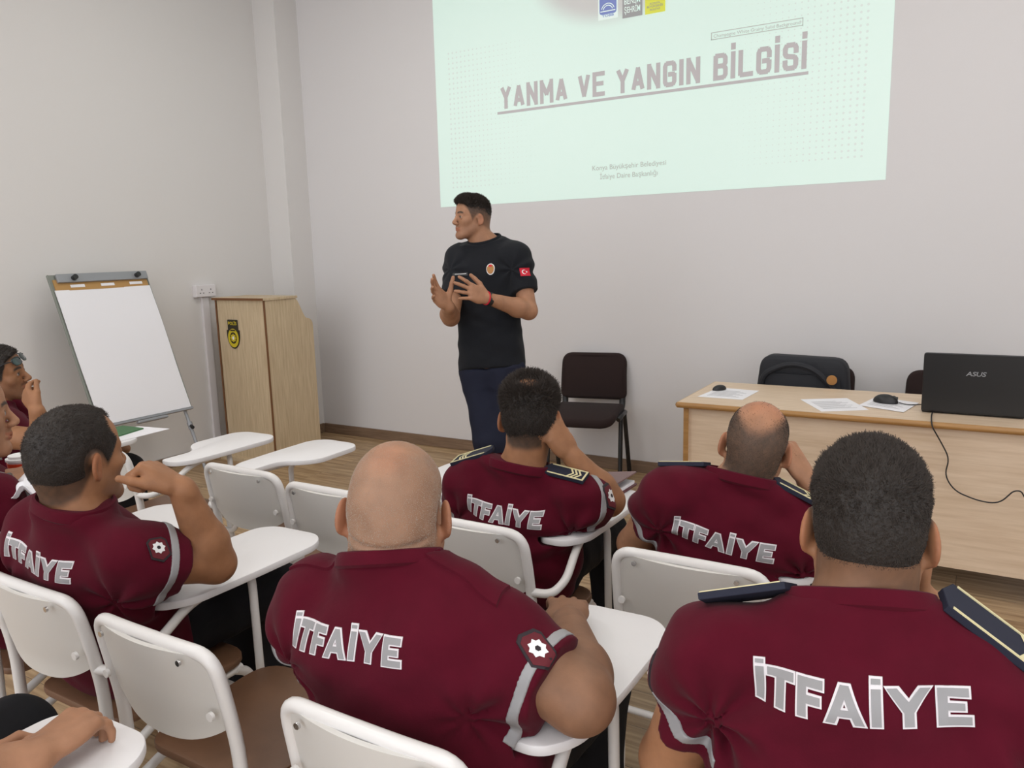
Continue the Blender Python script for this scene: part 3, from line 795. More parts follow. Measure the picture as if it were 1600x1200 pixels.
# ------------------------------------------------------------------ head
def head_field(p):
    h = F(); w = p.get('w', 1.0); jaw = p.get('jaw', 1.0)
    cw = p.get('cw', w)
    h.ell((0, -.012, .038), (.076*cw, .097, .086))
    h.ell((0, -.048, .0), (.063*w, .058, .066), k=.03)
    h.ell((0, .03, .045), (.062*w, .054, .055), k=.03)
    h.ell((0, .034, -.034), (.060*w*jaw, .050, .074), k=.03)
    for s in (-1, 1):
        h.cone((s*.050*w*jaw, .006, -.052), (s*.015, .066, -.096), .019, .017, k=.028)
        h.ell((s*.044, .056, -.018), (.02, .018, .018), k=.022)
        h.cone((s*.014, .083, .022), (s*.046, .068, .024), .0085, .008, k=.016)
    h.ell((0, .074, -.096), (.02, .015, .015), k=.022)
    for s in (-1, 1):
        h.ell((s*.031, .100, .004), (.017, .016, .0105), k=.014, op='s')
        h.ell((s*.031, .0755, .003), (.0135, .0125, .0125), k=.004)
        h.cone((s*.018, .0845, .0095), (s*.045, .078, .0075), .0035, .003, k=.005)
    h.cone((0, .084, .016), (0, .107, -.024), .0075, .0105, k=.014)
    h.ell((0, .106, -.029), (.0105, .0105, .009), k=.008)
    for s in (-1, 1): h.ell((s*.0125, .097, -.033), (.0075, .011, .0075), k=.007)
    h.cone((0, .088, -.047), (0, .089, -.053), .008, .007, k=.012)
    for s in (-1, 1):
        h.cone((0, .0915, -.0575), (s*.022, .082, -.0625), .0058, .003, k=.006)
        h.cone((0, .0895, -.0675), (s*.02, .081, -.064), .0062, .003, k=.006)
    h.cone((-.02, .0915, -.0622), (.02, .0915, -.0622), .0016, .0016, k=.005, op='s')
    er = p.get('ear', 1.0)
    for s in (-1, 1) if er else ():
        a = math.radians(26)*s
        X = A(math.cos(a), math.sin(a), 0)*1.0; Y = A(-math.sin(a), math.cos(a), 0); Z = A(0, 0, 1)
        t = math.radians(-12); Y2 = Y*math.cos(t)+Z*math.sin(t); Z2 = Z*math.cos(t)-Y*math.sin(t)
        R = np.stack([X, Y2, Z2], 1); c = A(s*(.080*w+.004), -.014, -.004)
        h.ell(c, (.0072*er, .0185, .0325*er), R, k=.008)
        h.ell(c+s*X*.007+Y2*.002+Z2*.001, (.0065, .012, .021), R, k=.005, op='s')
        h.ell(c+Y2*.009-Z2*.024-s*X*.003, (.006, .008, .009), R, k=.006)
    return h

def hairline(q, nape=-.075, front=.083, temple=.06):
    az = np.arctan2(np.abs(q[:, 0]), -q[:, 1])
    zl = np.interp(az, [0, .5, .9, 1.25, 1.5, 1.75, 1.95, 2.3, 2.6, 3.15], [nape, nape+.004, nape+.02, -.022, .024, .012, -.012, temple, front-.008, front])
    return q[:, 2]-zl

# ------------------------------------------------------------------ hands
def rot_about(v, ax, ang):
    ax = nrm(ax); c, s = math.cos(ang), math.sin(ang)
    return v*c+np.cross(ax, v)*s+ax*(ax@v)*(1-c)
def hand(f, wrist, fwd, palm, thumb_side, curl=(.3, .4, .3), spread=.12, thumb=(.5, .3), sc=1.0, curls=None):
    """wrist -> knuckles along fwd; palm = the way the palm faces; thumb_side = the way to the thumb; curl = bend of the three joints (radians)"""
    fwd = nrm(fwd); palm = nrm(palm-fwd*(palm@fwd)); lat = nrm(np.cross(palm, fwd)); lat = lat if lat@thumb_side > 0 else -lat
    w = A(*wrist); fw = [.030, .010, -.010, -.029]; kl = [.092, .095, .089, .080]; fl = [.070, .078, .072, .056]; fr = [.0090, .0092, .0088, .0078]
    f.ell(w+fwd*.05*sc, A(.043, .050, .0165)*sc, np.stack([lat, fwd, palm], 1), k=.012)
    f.cone(w-fwd*.01, w+fwd*.03*sc, .024*sc, .021*sc, k=.02, flat=(palm, 1.3))
    for i in range(4):
        kn = w+(fwd*kl[i]+lat*fw[i])*sc
        f.cone(w+(fwd*.03+lat*fw[i]*.6)*sc, kn-palm*.002, .014*sc, .0115*sc, k=.010)
        d = rot_about(fwd, palm, 0); side = spread*(1.5-i)*(1 if np.cross(palm, fwd)@lat > 0 else -1)
        d = nrm(fwd+lat*spread*(1.5-i))
        c = curls[i] if curls else curl
        ax = np.cross(d, palm); p = kn; L = fl[i]*sc; r = fr[i]*sc
        for j, (frac, ang) in enumerate(zip((.45, .31, .24), c)):
            d = rot_about(d, ax, ang); e = p+d*L*frac*1.05
            f.cone(p, e, r*(1.08-.08*j), r*(1.0-.09*j), k=.0035 if j else .006); p = e
    b = w+(fwd*.022+lat*.026+palm*.006)*sc
    d = nrm(fwd*math.cos(thumb[0])+lat*math.sin(thumb[0])+palm*.25)
    m = b+d*.042*sc; f.cone(b, m, .0155*sc, .0125*sc, k=.012)
    d2 = nrm(rot_about(d, palm, 0)*1.0+(fwd-lat*.6)*thumb[1]+palm*thumb[1]*.3); e = m+d2*.032*sc; f.cone(m, e, .0118*sc, .0105*sc, k=.005)
    e2 = e+nrm(d2+(palm*.3+fwd*.1)*thumb[1])*.026*sc; f.cone(e, e2, .0105*sc, .0085*sc, k=.004)

# ------------------------------------------------------------------ whole figures
SEATED = [(-.20, .150, .10, .10), (-.10, .178, .125, .135), (.05, .184, .135, .140), (.25, .176, .130, .128), (.50, .182, .128, .118), (.68, .186, .122, .112), (.80, .170, .108, .100), (.88, .130, .090, .085), (.95, .090, .066, .066), (1.02, .058, .045, .045)]

def noise3(P, seed, scale):
    r = np.random.default_rng(seed); v = np.zeros(len(P))
    for i in range(9):
        k = r.normal(size=3); k = k/np.linalg.norm(k)*r.uniform(.6, 1.6)/scale*2*math.pi*.5
        v += np.sin(P@k+r.uniform(0, 6.28)+1.3*np.sin(P@k[::-1]*.7+r.uniform(0, 6)))
    return v/3

def loft(hip, neck, right, prof, infl=0, bulge=0.0):
    hip = A(*hip); neck = A(*neck); L = np.linalg.norm(neck-hip); u = (neck-hip)/L
    r = nrm(right-u*(right@u)); fw = np.cross(u, r)
    T = np.array(prof); tt = np.linspace(T[0, 0], T[-1, 0], 80)
    # smooth the table
    tab = np.stack([np.interp(tt, T[:, 0], T[:, i]) for i in (1, 2, 3)], 1)
    for _ in range(10): tab[1:-1] = tab[1:-1]*.5+.25*(tab[:-2]+tab[2:])
    t0, t1 = T[0, 0]*L-infl*.5, T[-1, 0]*L+infl*.3
    def fn(P):
        q = P-hip; t = q@u; x = q@r; y = q@fw
        s = t/L
        y = y-bulge*(-4*(s-.45)*(s-.45)+1)*((s > -.05) & (s < .95))
        a = np.interp(s, tt, tab[:, 0])+infl; bf = np.interp(s, tt, tab[:, 1])+infl; bb = np.interp(s, tt, tab[:, 2])+infl
        a = np.maximum(a, .012); b = np.maximum(np.where(y > 0, bf, bb), .012)
        n = 2.35
        k = (np.abs(x/a)**n+np.abs(y/b)**n)**(1/n)
        d = (k-1)*np.minimum(a, b)
        return np.maximum(d, np.maximum(t-t1, t0-t))
    m = np.max(T[:, 1])+infl+.03
    lo = np.minimum(hip+u*t0, hip+u*t1)-m; hi = np.maximum(hip+u*t0, hip+u*t1)+m
    return fn, lo, hi, dict(u=u, r=r, f=fw, L=L, hip=hip)

def strands(name, body, sel, dirf, lenf, n, radius, m, parent, jitter=.25, seed=1):
    me = body.data; nq = len(me.polygons)
    vi = np.empty(nq*4, np.int32); me.loops.foreach_get('vertex_index', vi); vi = vi.reshape(-1, 4)
    co = np.empty(len(me.vertices)*3, np.float32); me.vertices.foreach_get('co', co); co = co.reshape(-1, 3).astype(float)
    cen = co[vi].mean(1)
    d1 = co[vi[:, 2]]-co[vi[:, 0]]; d2 = co[vi[:, 3]]-co[vi[:, 1]]; nn = np.cross(d1, d2); ar = np.linalg.norm(nn, axis=1)+1e-12; nn /= ar[:, None]
    w = ar*sel(cen); w[~np.isfinite(w)] = 0
    r = np.random.default_rng(seed)
    if w.sum() <= 0: return None
    I = r.choice(nq, n, p=w/w.sum()); uv = r.random((n, 2, 1))
    q = co[vi[I]]; root = (q[:, 0]*(1-uv[:, 0])+q[:, 1]*uv[:, 0])*(1-uv[:, 1])+(q[:, 3]*(1-uv[:, 0])+q[:, 2]*uv[:, 0])*uv[:, 1]
    N = nn[I]; D = dirf(root, N)+r.normal(size=(n, 3))*jitter
    D /= np.linalg.norm(D, axis=1)[:, None]; Ln = (lenf(root)*r.uniform(.65, 1.15, n))[:, None]
    K = 4; pts = np.empty((n, K, 3))
    bend = N*-.25+r.normal(size=(n, 3))*.12
    for k in range(K):
        t = k/(K-1); pts[:, k] = root-N*.001+D*Ln*t+bend*Ln*t*t*.6
    hc = bpy.data.hair_curves.new(name); hc.add_curves([K]*n)
    hc.attributes['position'].data.foreach_set('vector', pts.astype(np.float32).ravel())
    ra = hc.attributes.new('radius', 'FLOAT', 'POINT')
    ra.data.foreach_set('value', np.tile(np.linspace(radius, radius*.45, K), n).astype(np.float32))
    hc.materials.append(m)
    o = link(bpy.data.objects.new(name, hc), parent); return o

SKIN = dict(tan=(.30, .138, .066), fair=(.375, .188, .106), mid=(.36, .170, .086), brown=(.33, .165, .09))

def person(key, label, S):
    """S: hip, neck, head, right (torso right), hrot (yaw, pitch, roll of the head in degrees), arms, legs ..."""
    root = thing('person', label, 'person', (S['hip'][0], S['hip'][1], 0))
    inv = -np.array([S['hip'][0], S['hip'][1], 0])
    prof = [(t, a*S.get('wide', 1), b*S.get('deep', 1)+S.get('belly', 0)*max(0, 1-abs(t-.15)/.5), c*S.get('deep', 1)) for t, a, b, c in S.get('prof', SEATED)]
    right = nrm(S['right'])
    # ---- head frame
    y, p, r = [math.radians(v) for v in S['hrot']]
    Rm = np.array((Matrix.Rotation(y, 3, 'Z') @ Matrix.Rotation(p, 3, 'X') @ Matrix.Rotation(r, 3, 'Y')))
    hc = A(*S['head']); hs = S.get('hs', 1.0)
    tol = lambda P: ((P-hc)@Rm)/hs
    toW = lambda q: hc+(A(*q)*hs)@Rm.T
    H = head_field(S.get('hp', {}))
    hf = lambda P, cull=True: H.eval(tol(P), cull, .025)*hs
    tr_ = None
    def contact(f):
        if key not in CH_SPOTS: return
        cx, cy = CH_SPOTS[key]
        def seat(P): return np.maximum.reduce([P[:, 2]-.4605, P[:, 1]-(cy+.222), (cy-.2)-P[:, 1], np.abs(P[:, 0]-cx)-.23])
        def tab(P):
            z = np.maximum(P[:, 2]-.7125, .686-P[:, 2])
            a = np.maximum.reduce([z, cx-.004-P[:, 0], P[:, 0]-cx-.268, cy+.09-P[:, 1], P[:, 1]-cy-.46])
            b_ = np.maximum.reduce([z, cx+.105-P[:, 0], P[:, 0]-cx-.266, cy-.068-P[:, 1], P[:, 1]-cy-.12])
            return np.minimum(a, b_)
        tp_ = [A(cx+a, cy+b_, c) for a, b_, c in ((.182, -.205, .615), (.235, -.19, .612), (.243, -.12, .625), (.215, .02, .683), (.19, .2, .683))]
        if f is not tr_:
            for a_, b2_ in zip(tp_, tp_[1:]): f.cone(a_, b2_, .0145, .0145, k=.002, op='s')
        lo_, hi_ = (cx-.4, cy-.4, .2), (cx+.4, cy+.6, .8)
        f.add(seat, lo_, hi_, .002, 's'); f.add(tab, lo_, hi_, .002, 's')
    # ---- skin
    b = F()
    fn, lo, hi, fr = loft(S['hip'], S['neck'], right, prof, -.030, S.get('bulge', 0))
    u, rr, ff = fr['u'], fr['r'], fr['f']
    b.add(fn, lo, hi, .03, 'u')
    nk = A(*S['neck']); nr = S.get('nr', .060)
    b.cone(nk-u*.03, toW((0, -.022, -.05)), nr*1.08, nr, k=.035, flat=(rr, 1/1.05))
    b.cone(nk+u*.015-ff*.004, toW((0, -.06, -.03)), nr*.7, nr*.62, k=.03)
    for s in (-1, 1):
        b.cone(nk+u*.012+rr*s*.04-ff*.01, nk+rr*s*.12-u*.055, .026, .032, k=.03)
    for ex in S.get('neckfolds', ()): b.cone(toW(ex[0]), toW(ex[1]), ex[2], ex[2], k=.012)
    creases = S.get('creases', ())
    for nm in ('L', 'R'):
        a = S['arm'+nm]; sh, el, wr = [A(*a[i]) for i in ('sh', 'el', 'wr')]; g = a.get('g', S.get('g', 1.0))
        b.cone(sh, el, .056*g, .043*g, k=.03)
        ax = nrm(wr-el); mid = el+(wr-el)*.28
        b.cone(el, mid, .0425*g, .046*g, k=.02); b.cone(mid, wr, .046*g, .0275*g, k=.02)
        if 'hand' in a: hand(b, wr, **a['hand'])
        else: b.ell(wr+ax*.05, (.04, .045, .03), k=.02)
    b.add(hf, hc-.16*hs, hc+.16*hs, .022, 'u')
    for z0, amp_, w_ in creases:
        def crz(P, z0=z0, amp_=amp_, w_=w_):
            qq = tol(P); return amp_*np.exp(-((qq[:, 2]-z0-.10*(qq[:, 0])**2/.06)/w_)**2)*sst(-.02, -.06, qq[:, 1])*sst(.075, .05, np.abs(qq[:, 0]))
        b.add(crz, hc-.2, hc+.2, 0, 'disp')
    contact(b)
    xs = np.array([o[1] for o in b.ops]); ys = np.array([o[2] for o in b.ops])
    blo, bhi = xs.min(0)-.03, ys.max(0)+.03
    pos, qd = polygonise(lambda P, c: b.eval(P, c), blo, bhi, S.get('res', .0034)/Q, 1)
    # tint
    q = tol(pos); n = len(pos); base = A(*SKIN[S.get('skin', 'mid')])
    col = np.tile(base, (n, 1))
    inh = (np.linalg.norm(q-A(0, 0, .0), axis=1) < .17) & (q[:, 2] > -.14)
    near = ((np.abs(q[:, 0]) < .098) & (q[:, 1] > -.135)).astype(float)
    for nm in 'LR':
        hw = A(*S['arm'+nm]['wr']); hv = A(*S['arm'+nm]['hand']['fwd']) if 'hand' in S['arm'+nm] else A(0, 0, 0)
        hv = nrm(hv) if np.linalg.norm(hv) > 0 else hv
        for t_, r_ in ((0, .05), (.06, .055), (.12, .05)):
            dn_ = np.linalg.norm(pos-hw-hv*t_, axis=1); dh_ = np.abs(hf(pos[dn_ < r_], False)) if (dn_ < r_).any() else np.zeros(0)
            near[dn_ < r_] *= (dh_ < .0015)
    inh[inh] = np.abs(hf(pos[inh], False)) < .007
    def mixc(c, mk): 
        mk = np.clip(mk, 0, 1)[:, None]; return col*(1-mk)+A(*c)*mk
    ear = sst(.074, .082, np.abs(q[:, 0]))*inh*(np.abs(q[:, 1]+.012) < .03)*(np.abs(q[:, 2]) < .045)
    col = mixc(base*A(.98, .80, .76), ear*.8)
    bs = S.get('beard', .25)
    bz = sst(.0, -.075, q[:, 2]-.02*sst(.03, .07, np.abs(q[:, 0])))*sst(-.01, .02, q[:, 1])*sst(-.14, -.115, q[:, 2])*inh
    col = mixc(base*A(.42, .42, .5), bz*bs)
    mo = sst(-.055, -.050, q[:, 2])*sst(-.040, -.046, q[:, 2])*sst(.028, .02, np.abs(q[:, 0]))*sst(.06, .075, q[:, 1])*inh
    col = mixc(base*A(.35, .33, .38), mo*bs)
    lip = sst(.023, .018, np.abs(q[:, 0]))*sst(.076, .082, q[:, 1])*sst(-.074, -.071, q[:, 2])*sst(-.052, -.055, q[:, 2])*inh
    col = mixc(base*A(.85, .55, .52), lip*.8)
    bx_ = np.abs(q[:, 0]); bl = .026+.004*np.sin(np.clip((bx_-.01)/.04, 0, 1)*3.1)
    br = sst(.0065, .003, np.abs(q[:, 2]-bl))*sst(.008, .013, bx_)*sst(.055, .044, bx_)*sst(.045, .06, q[:, 1])*inh
    col = mixc((.025, .018, .014), br*.95)
    for s in (-1, 1):
        e = q-A(s*.031, .0755, .003)
        de = np.linalg.norm(e, axis=1); fro = e[:, 1] > .0085
        wh = ((de < .0142) & fro & (np.abs(e[:, 2]) < .0058)).astype(float)
        col = mixc((.34, .31, .29), wh*.8)
        ir = ((de < .0145) & fro & (np.abs(e[:, 0]-S.get('gaze', 0)) < .0055) & (np.abs(e[:, 2]) < .0058)).astype(float)
        col = mixc((.015, .010, .008), ir)
        lash = ((de < .018) & fro & (np.abs(e[:, 2]-.0072) < .0022)).astype(float); col = mixc(base*.2, lash*.8)
    hr = S.get('hair')
    if hr:
        g = hairline(q, hr.get('nape', -.075), hr.get('front', .083), hr.get('temple', .06))
        mk = sst(-.012, .010, g)*((np.linalg.norm(q, axis=1) < .17) & (q[:, 2] > -.14))*near
        if 'bald' in hr:
            for (cx, cy, cz, rx, ry, rz, st) in hr['bald']:
                k0 = np.sqrt(((q[:, 0]-cx)/rx)**2+((q[:, 1]-cy)/ry)**2+((q[:, 2]-cz)/rz)**2); mk = mk*(1-st*sst(1.15, .85, k0))
        fade = hr.get('fade', 1); sc_ = hr.get('scalp', .85)
        ee = np.sqrt(((np.abs(q[:, 0])-.088)/.017)**2+((q[:, 1]+.014)/.026)**2+((q[:, 2]+.004)/.040)**2); mk = mk*sst(.8, 1.1, ee)
        nz = 1+.05*noise3(q, 5, .012)
        col = mixc(hr.get('scol', (.03, .022, .018)), mk*sc_*(fade+(1-fade)*sst(-.05, .05, q[:, 2]))*nz)
    if 'armtint' in S: col = mixc(base*S['armtint'], sst(.22, .30, np.linalg.norm(q, axis=1)))  # arms darker than the head: tan skin, with their shade painted in
    if 'blush' in S:
        for c, rad, cc, st in S['blush']: col = mixc(base*A(*cc), st*sst(rad, rad*.3, np.linalg.norm(q-A(*c), axis=1))*inh)
    body = mesh_obj('body', pos+inv, qd, M['skin'], root, col)
    S['_body'] = body; fr['nk'] = nk; S['fr'] = fr; S['tol'] = tol; S['toW'] = toW; S['Rm'] = Rm; S['hc'] = hc; S['inv'] = inv; S['root'] = root
    # ---- hair
    if hr and hr.get('shell', True):
        def mask(qq):
            g = hairline(qq, hr.get('nape', -.075), hr.get('front', .083), hr.get('temple', .06)); mk = sst(-.004, .016, g)
            for (cx, cy, cz, rx, ry, rz, st) in hr.get('bald', ()):
                k0 = np.sqrt(((qq[:, 0]-cx)/rx)**2+((qq[:, 1]-cy)/ry)**2+((qq[:, 2]-cz)/rz)**2); mk = mk*(1-st*sst(1.15, .85, k0))
            # keep the ears free
            e = np.sqrt(((np.abs(qq[:, 0])-.085)/.024)**2+((qq[:, 1]+.012)/.031)**2+((qq[:, 2]+.004)/.046)**2)
            if 'shellz' in hr: mk = mk*sst(hr['shellz']-.026, hr['shellz']+.045, qq[:, 2]+.045*sst(-.02, -.09, qq[:, 1]))
            return mk*sst(.8, 1.15, e)
        hx = head_field(dict(S.get('hp', {}), ear=0))
        def hfn(P, cull=True):
            qq = tol(P); mk = mask(qq)
            T = mk*(hr['side']+(hr['top']-hr['side'])*sst(hr.get('t0', .02), hr.get('t1', .1), qq[:, 2]))-.004*(1-mk)
            T = T+mk*hr.get('rough', .0012)*noise3(qq*A(1, 1, .6), 11, .010)*sst(-.02, .06, qq[:, 2])
            if 'quiff' in hr: T = T+mk*hr['quiff']*sst(.0, .07, qq[:, 1])*sst(.05, .10, qq[:, 2])
            return (hx.eval(qq, cull, .04)-T)*hs
        hp_, hq_ = polygonise(hfn, toW((0, 0, .03))-.15*hs, toW((0, 0, .03))+.16*hs, .0034/Q, 1)
        # drop what is inside the skin
        d = hf(hp_, False); keep = (d[hq_] > -.0025).any(1); hq_ = hq_[keep]
        used = np.unique(hq_); rem = np.full(len(hp_), -1); rem[used] = np.arange(len(used))
        ho = mesh_obj('hair', hp_[used]+inv, rem[hq_], M[hr.get('mat', 'hair')], root)
    else: ho = None
    if hr and hr.get('n', 0):
        src = ho if (ho is not None and not hr.get('onskin')) else body
        def sel(cc):
            qq = tol(cc-inv); g = hairline(qq, hr.get('nape', -.075)-.006, hr.get('front', .083), hr.get('temple', .06))
            mk = sst(-.01, .014, g)*(np.linalg.norm(qq, axis=1) < .17)
            for (cx, cy, cz, rx, ry, rz, st) in hr.get('bald', ()):
                k0 = np.sqrt(((qq[:, 0]-cx)/rx)**2+((qq[:, 1]-cy)/ry)**2+((qq[:, 2]-cz)/rz)**2); mk = mk*(1-st*.97*sst(1.2, .8, k0))
            e = np.sqrt(((np.abs(qq[:, 0])-.085)/.018)**2+((qq[:, 1]+.012)/.024)**2+((qq[:, 2]+.004)/.04)**2)
            return mk*sst(.85, 1.1, e)
        flow_top = nrm(A(*hr.get('flow', (0, .6, .5))))@Rm.T; down = A(0, -.25, -1)@Rm.T
        def dirf(rt, N):
            qq = tol(rt-inv); k = sst(.03, .10, qq[:, 2])[:, None]
            return N*hr.get('lift', .8)+flow_top*k*hr.get('fs', .8)+down*(1-k)*.7
        lenf = lambda rt: hr['len'][0]+(hr['len'][1]-hr['len'][0])*sst(.02, .10, tol(rt-inv)[:, 2])
        st = strands('hair_strands', src, sel, dirf, lenf, int(hr['n']), hr.get('rad', .0005), M[hr.get('smat', 'hair_strand')], ho or root, hr.get('jit', .3), hash(key) % 97 if False else len(key)+ord(key[-1]))
        if st is not None: st['kind'] = 'stuff'
    # ---- shirt
    sh = F(); infl = S.get('infl', .012)
    fn, lo, hi, _ = loft(S['hip'], S['neck'], right, prof, infl, S.get('bulge', 0))
    sh.add(fn, lo, hi, .03, 'u')
    for s in (-1, 1):
        sh.cone(nk+u*.022+rr*s*.045-ff*.012, nk+rr*s*.14-u*S.get('slope', .035)-u*.018, .036, .046, k=.045)
    sl = {}
    for nm, s in (('L', -1), ('R', 1)):
        a = S['arm'+nm]; S_, E_ = A(*a['sh']), A(*a['el']); g = a.get('g', S.get('g', 1.0)); sf = a.get('sleeve', .58)
        end = S_+(E_-S_)*sf; ax = nrm(E_-S_)
        sh.cone(S_+rr*(-s)*.03, S_+ax*.02, .062*g, .066*g, k=.045)
        sh.cone(S_, end, .068*g, a.get('cuff', .066)*g, k=.045, cut=True)
        sl[nm] = (S_, end, ax, g, a.get('cuff', .066)*g)
    # neck opening
    no = nk+u*S.get('nko', .030); nn_ = nrm(u+ff*S.get('ntilt', .35))
    sh.cone(nk-u*.03, toW((0, -.022, -.05)), nr*1.08+.011, nr+.013, k=.03, flat=(rr, 1/1.05))
    def neckcut(P):
        q = P-no; h = q@nn_; rad = np.linalg.norm(q-h[:, None]*nn_, axis=1)
        return np.maximum(rad-(nr+.075), -h)
    sh.add(neckcut, nk-.25, nk+.25, .004, 's')
    sh.plane(A(*S['hip'])+u*S.get('hem', -.09), -u, .006)
    arml = [(A(*S['arm'+nm]['sh'])+(-.07)*u*1.0, nm) for nm in 'LR']
    amp = S.get('fold', .0042); sd = sum(map(ord, key))
    def folds(P):
        q = P-fr['hip']; X = q@rr; Z = q@u; Y = q@ff
        w1 = noise3(np.stack([X*.45, Y*.5, Z], 1), sd, .055)
        v = w1*amp*sst(.38, .22, np.abs(Z-.16))*1.3+noise3(np.stack([X, Y, Z], 1), sd+1, .11)*amp*.8
        for (c, nm) in arml:
            p = P-c; dist = np.linalg.norm(p, axis=1); sgn = -1 if nm == 'L' else 1
            an = np.arctan2(p@u, -(p@rr)*sgn)
            v = v+np.sin(an*7+sd+dist*14)*.0062*sst(.19, .05, dist)*sst(.012, .04, dist)*S.get('afold', 1)
        return v
    sh.add(folds, [-9]*3, [9]*3, 0, 'disp')
    contact(sh)
    sx = np.array([o[1] for o in sh.ops if o[1][0] > -8]); sy = np.array([o[2] for o in sh.ops if o[2][0] < 8])
    shf = lambda P, c=True: sh.eval(P, c)
    sp, sq = polygonise(shf, sx.min(0)-.03, sy.max(0)+.03, S.get('sres', .0055)/Q, 2)
    smat = M[S.get('shirt', 'maroon')]
    so = mesh_obj('shirt', sp+inv, sq, smat, root)
    S['_shirt'] = so; S['shf'] = shf; S['sleeves'] = sl
    S['_bvh'] = BVHTree.FromPolygons([Vector(v) for v in sp], [tuple(int(i) for i in f) for f in sq])
    # collar band follows the neck opening
    bvh = S['_bvh']; ring_ = []
    ax1 = nrm(rr-nn_*(rr@nn_)); ax2 = np.cross(nn_, ax1)
    for k in range(48):
        a = 2*math.pi*k/48; dv = ax1*math.cos(a)+ax2*math.sin(a)
        h = bvh.ray_cast(Vector(no-nn_*.004+dv*.22), Vector(-dv), .22)
        rad = (np.array(h[0])-no-(-nn_*.004))@dv if h[0] is not None else nr+.02
        ring_.append(min(rad, nr+.03))
    rg = np.array(ring_)
    for _ in range(6): rg = .5*rg+.25*(np.roll(rg, 1)+np.roll(rg, -1))
    bm = bmesh.new(); rings = []
    for k in range(48):
        a = 2*math.pi*k/48; dv = ax1*math.cos(a)+ax2*math.sin(a); c = no+dv*(rg[k])+inv
        prof_ = [(.003, -.020), (.0085, -.015), (.0075, -.002), (.003, .007), (-.003, .009), (-.009, -.012)]
        rings.append([bm.verts.new(Vector(c+dv*x+nn_*z)) for x, z in prof_])
    for k in range(48):
        p0, p1 = rings[k], rings[(k+1) % 48]
        for i in range(6): bm.faces.new((p0[i], p1[i], p1[(i+1) % 6], p0[(i+1) % 6]))
    bmesh.ops.recalc_face_normals(bm, faces=bm.faces)
    obj('collar', bm, smat, so, True)
    # sleeve bands
    if S.get('stripe', True):
        for nm in 'LR':
            S_, end, ax, g, cu = sl[nm]; off = S['arm'+nm].get('stripe', .036)
            c = end-ax*off
            def bandf(P, cull=True):
                t = (P-c)@ax; rad = np.linalg.norm((P-c)-t[:, None]*ax, axis=1)
                d = shf(P, cull)-.0022
                d = np.maximum(d, np.abs(t)-.0095)
                d = np.maximum(d, -(shf(P, cull)+.006))
                return np.maximum(d, rad-cu*1.45)
            try:
                bp, bq = polygonise(bandf, c-.13, c+.13, .0026/Q, 1)
                mesh_obj('sleeve_stripe', bp+inv, bq, M['letter'], so, label='grey reflective band')
            except Exception as ex: print('stripe', key, ex)
    # ---- trousers
    tr = F()
    hip = A(*S['hip'])
    pfn, lo, hi, _ = loft(S['hip'], S['neck'], right, prof, -.002, 0)
    tr.add(pfn, lo, hi, .03, 'u'); tr.plane(hip+u*S.get('waist', -.02), u, .01)
    lg = S.get('lg', 1.0)
    for nm in 'LR':
        l = S['leg'+nm]; h_, k_, a_ = A(*l[0]), A(*l[1]), A(*l[2])
        tr.cone(h_, k_, .086*lg, .068*lg, k=.05); tr.cone(k_, a_, .068*lg, .055*lg, k=.02, cut=True)
    tr.add(lambda P: noise3(P*A(1, 1, .6), sd+3, .06)*.003, [-9]*3, [9]*3, 0, 'disp')
    contact(tr)
    tx = np.array([o[1] for o in tr.ops if o[1][0] > -8]); ty = np.array([o[2] for o in tr.ops if o[2][0] < 8])
    tp, tq = polygonise(lambda P, c: tr.eval(P, c), tx.min(0)-.03, ty.max(0)+.03, .009/Q, 2)
    mesh_obj('trousers', tp+inv, tq, M[S.get('trousers', 'trouser')], root)
    fwv = nrm(A(-right[1], right[0], 0))
    for nm in 'LR':
        a_ = A(*S['leg'+nm][2]); f = F(); fx = S.get('footdir'+nm, fwv)
        g0 = A(a_[0], a_[1], .045)
        f.cone(g0-fx*.05, g0+fx*.10-A(0, 0, .008), .043, .036, k=.02); f.cone(g0+fx*.1-A(0, 0, .01), g0+fx*.16-A(0, 0, .014), .038, .03, k=.02)
        f.cone(g0, a_+A(0, 0, .03), .042, .045, k=.03); f.plane((0, 0, .002), (0, 0, -1), .003)
        fp, fq = polygonise(lambda P, c: f.eval(P, c), g0-.27, g0+.27, .006, 1)
        mesh_obj('shoe', fp+inv, fq, M['shoe'], root)
    return root

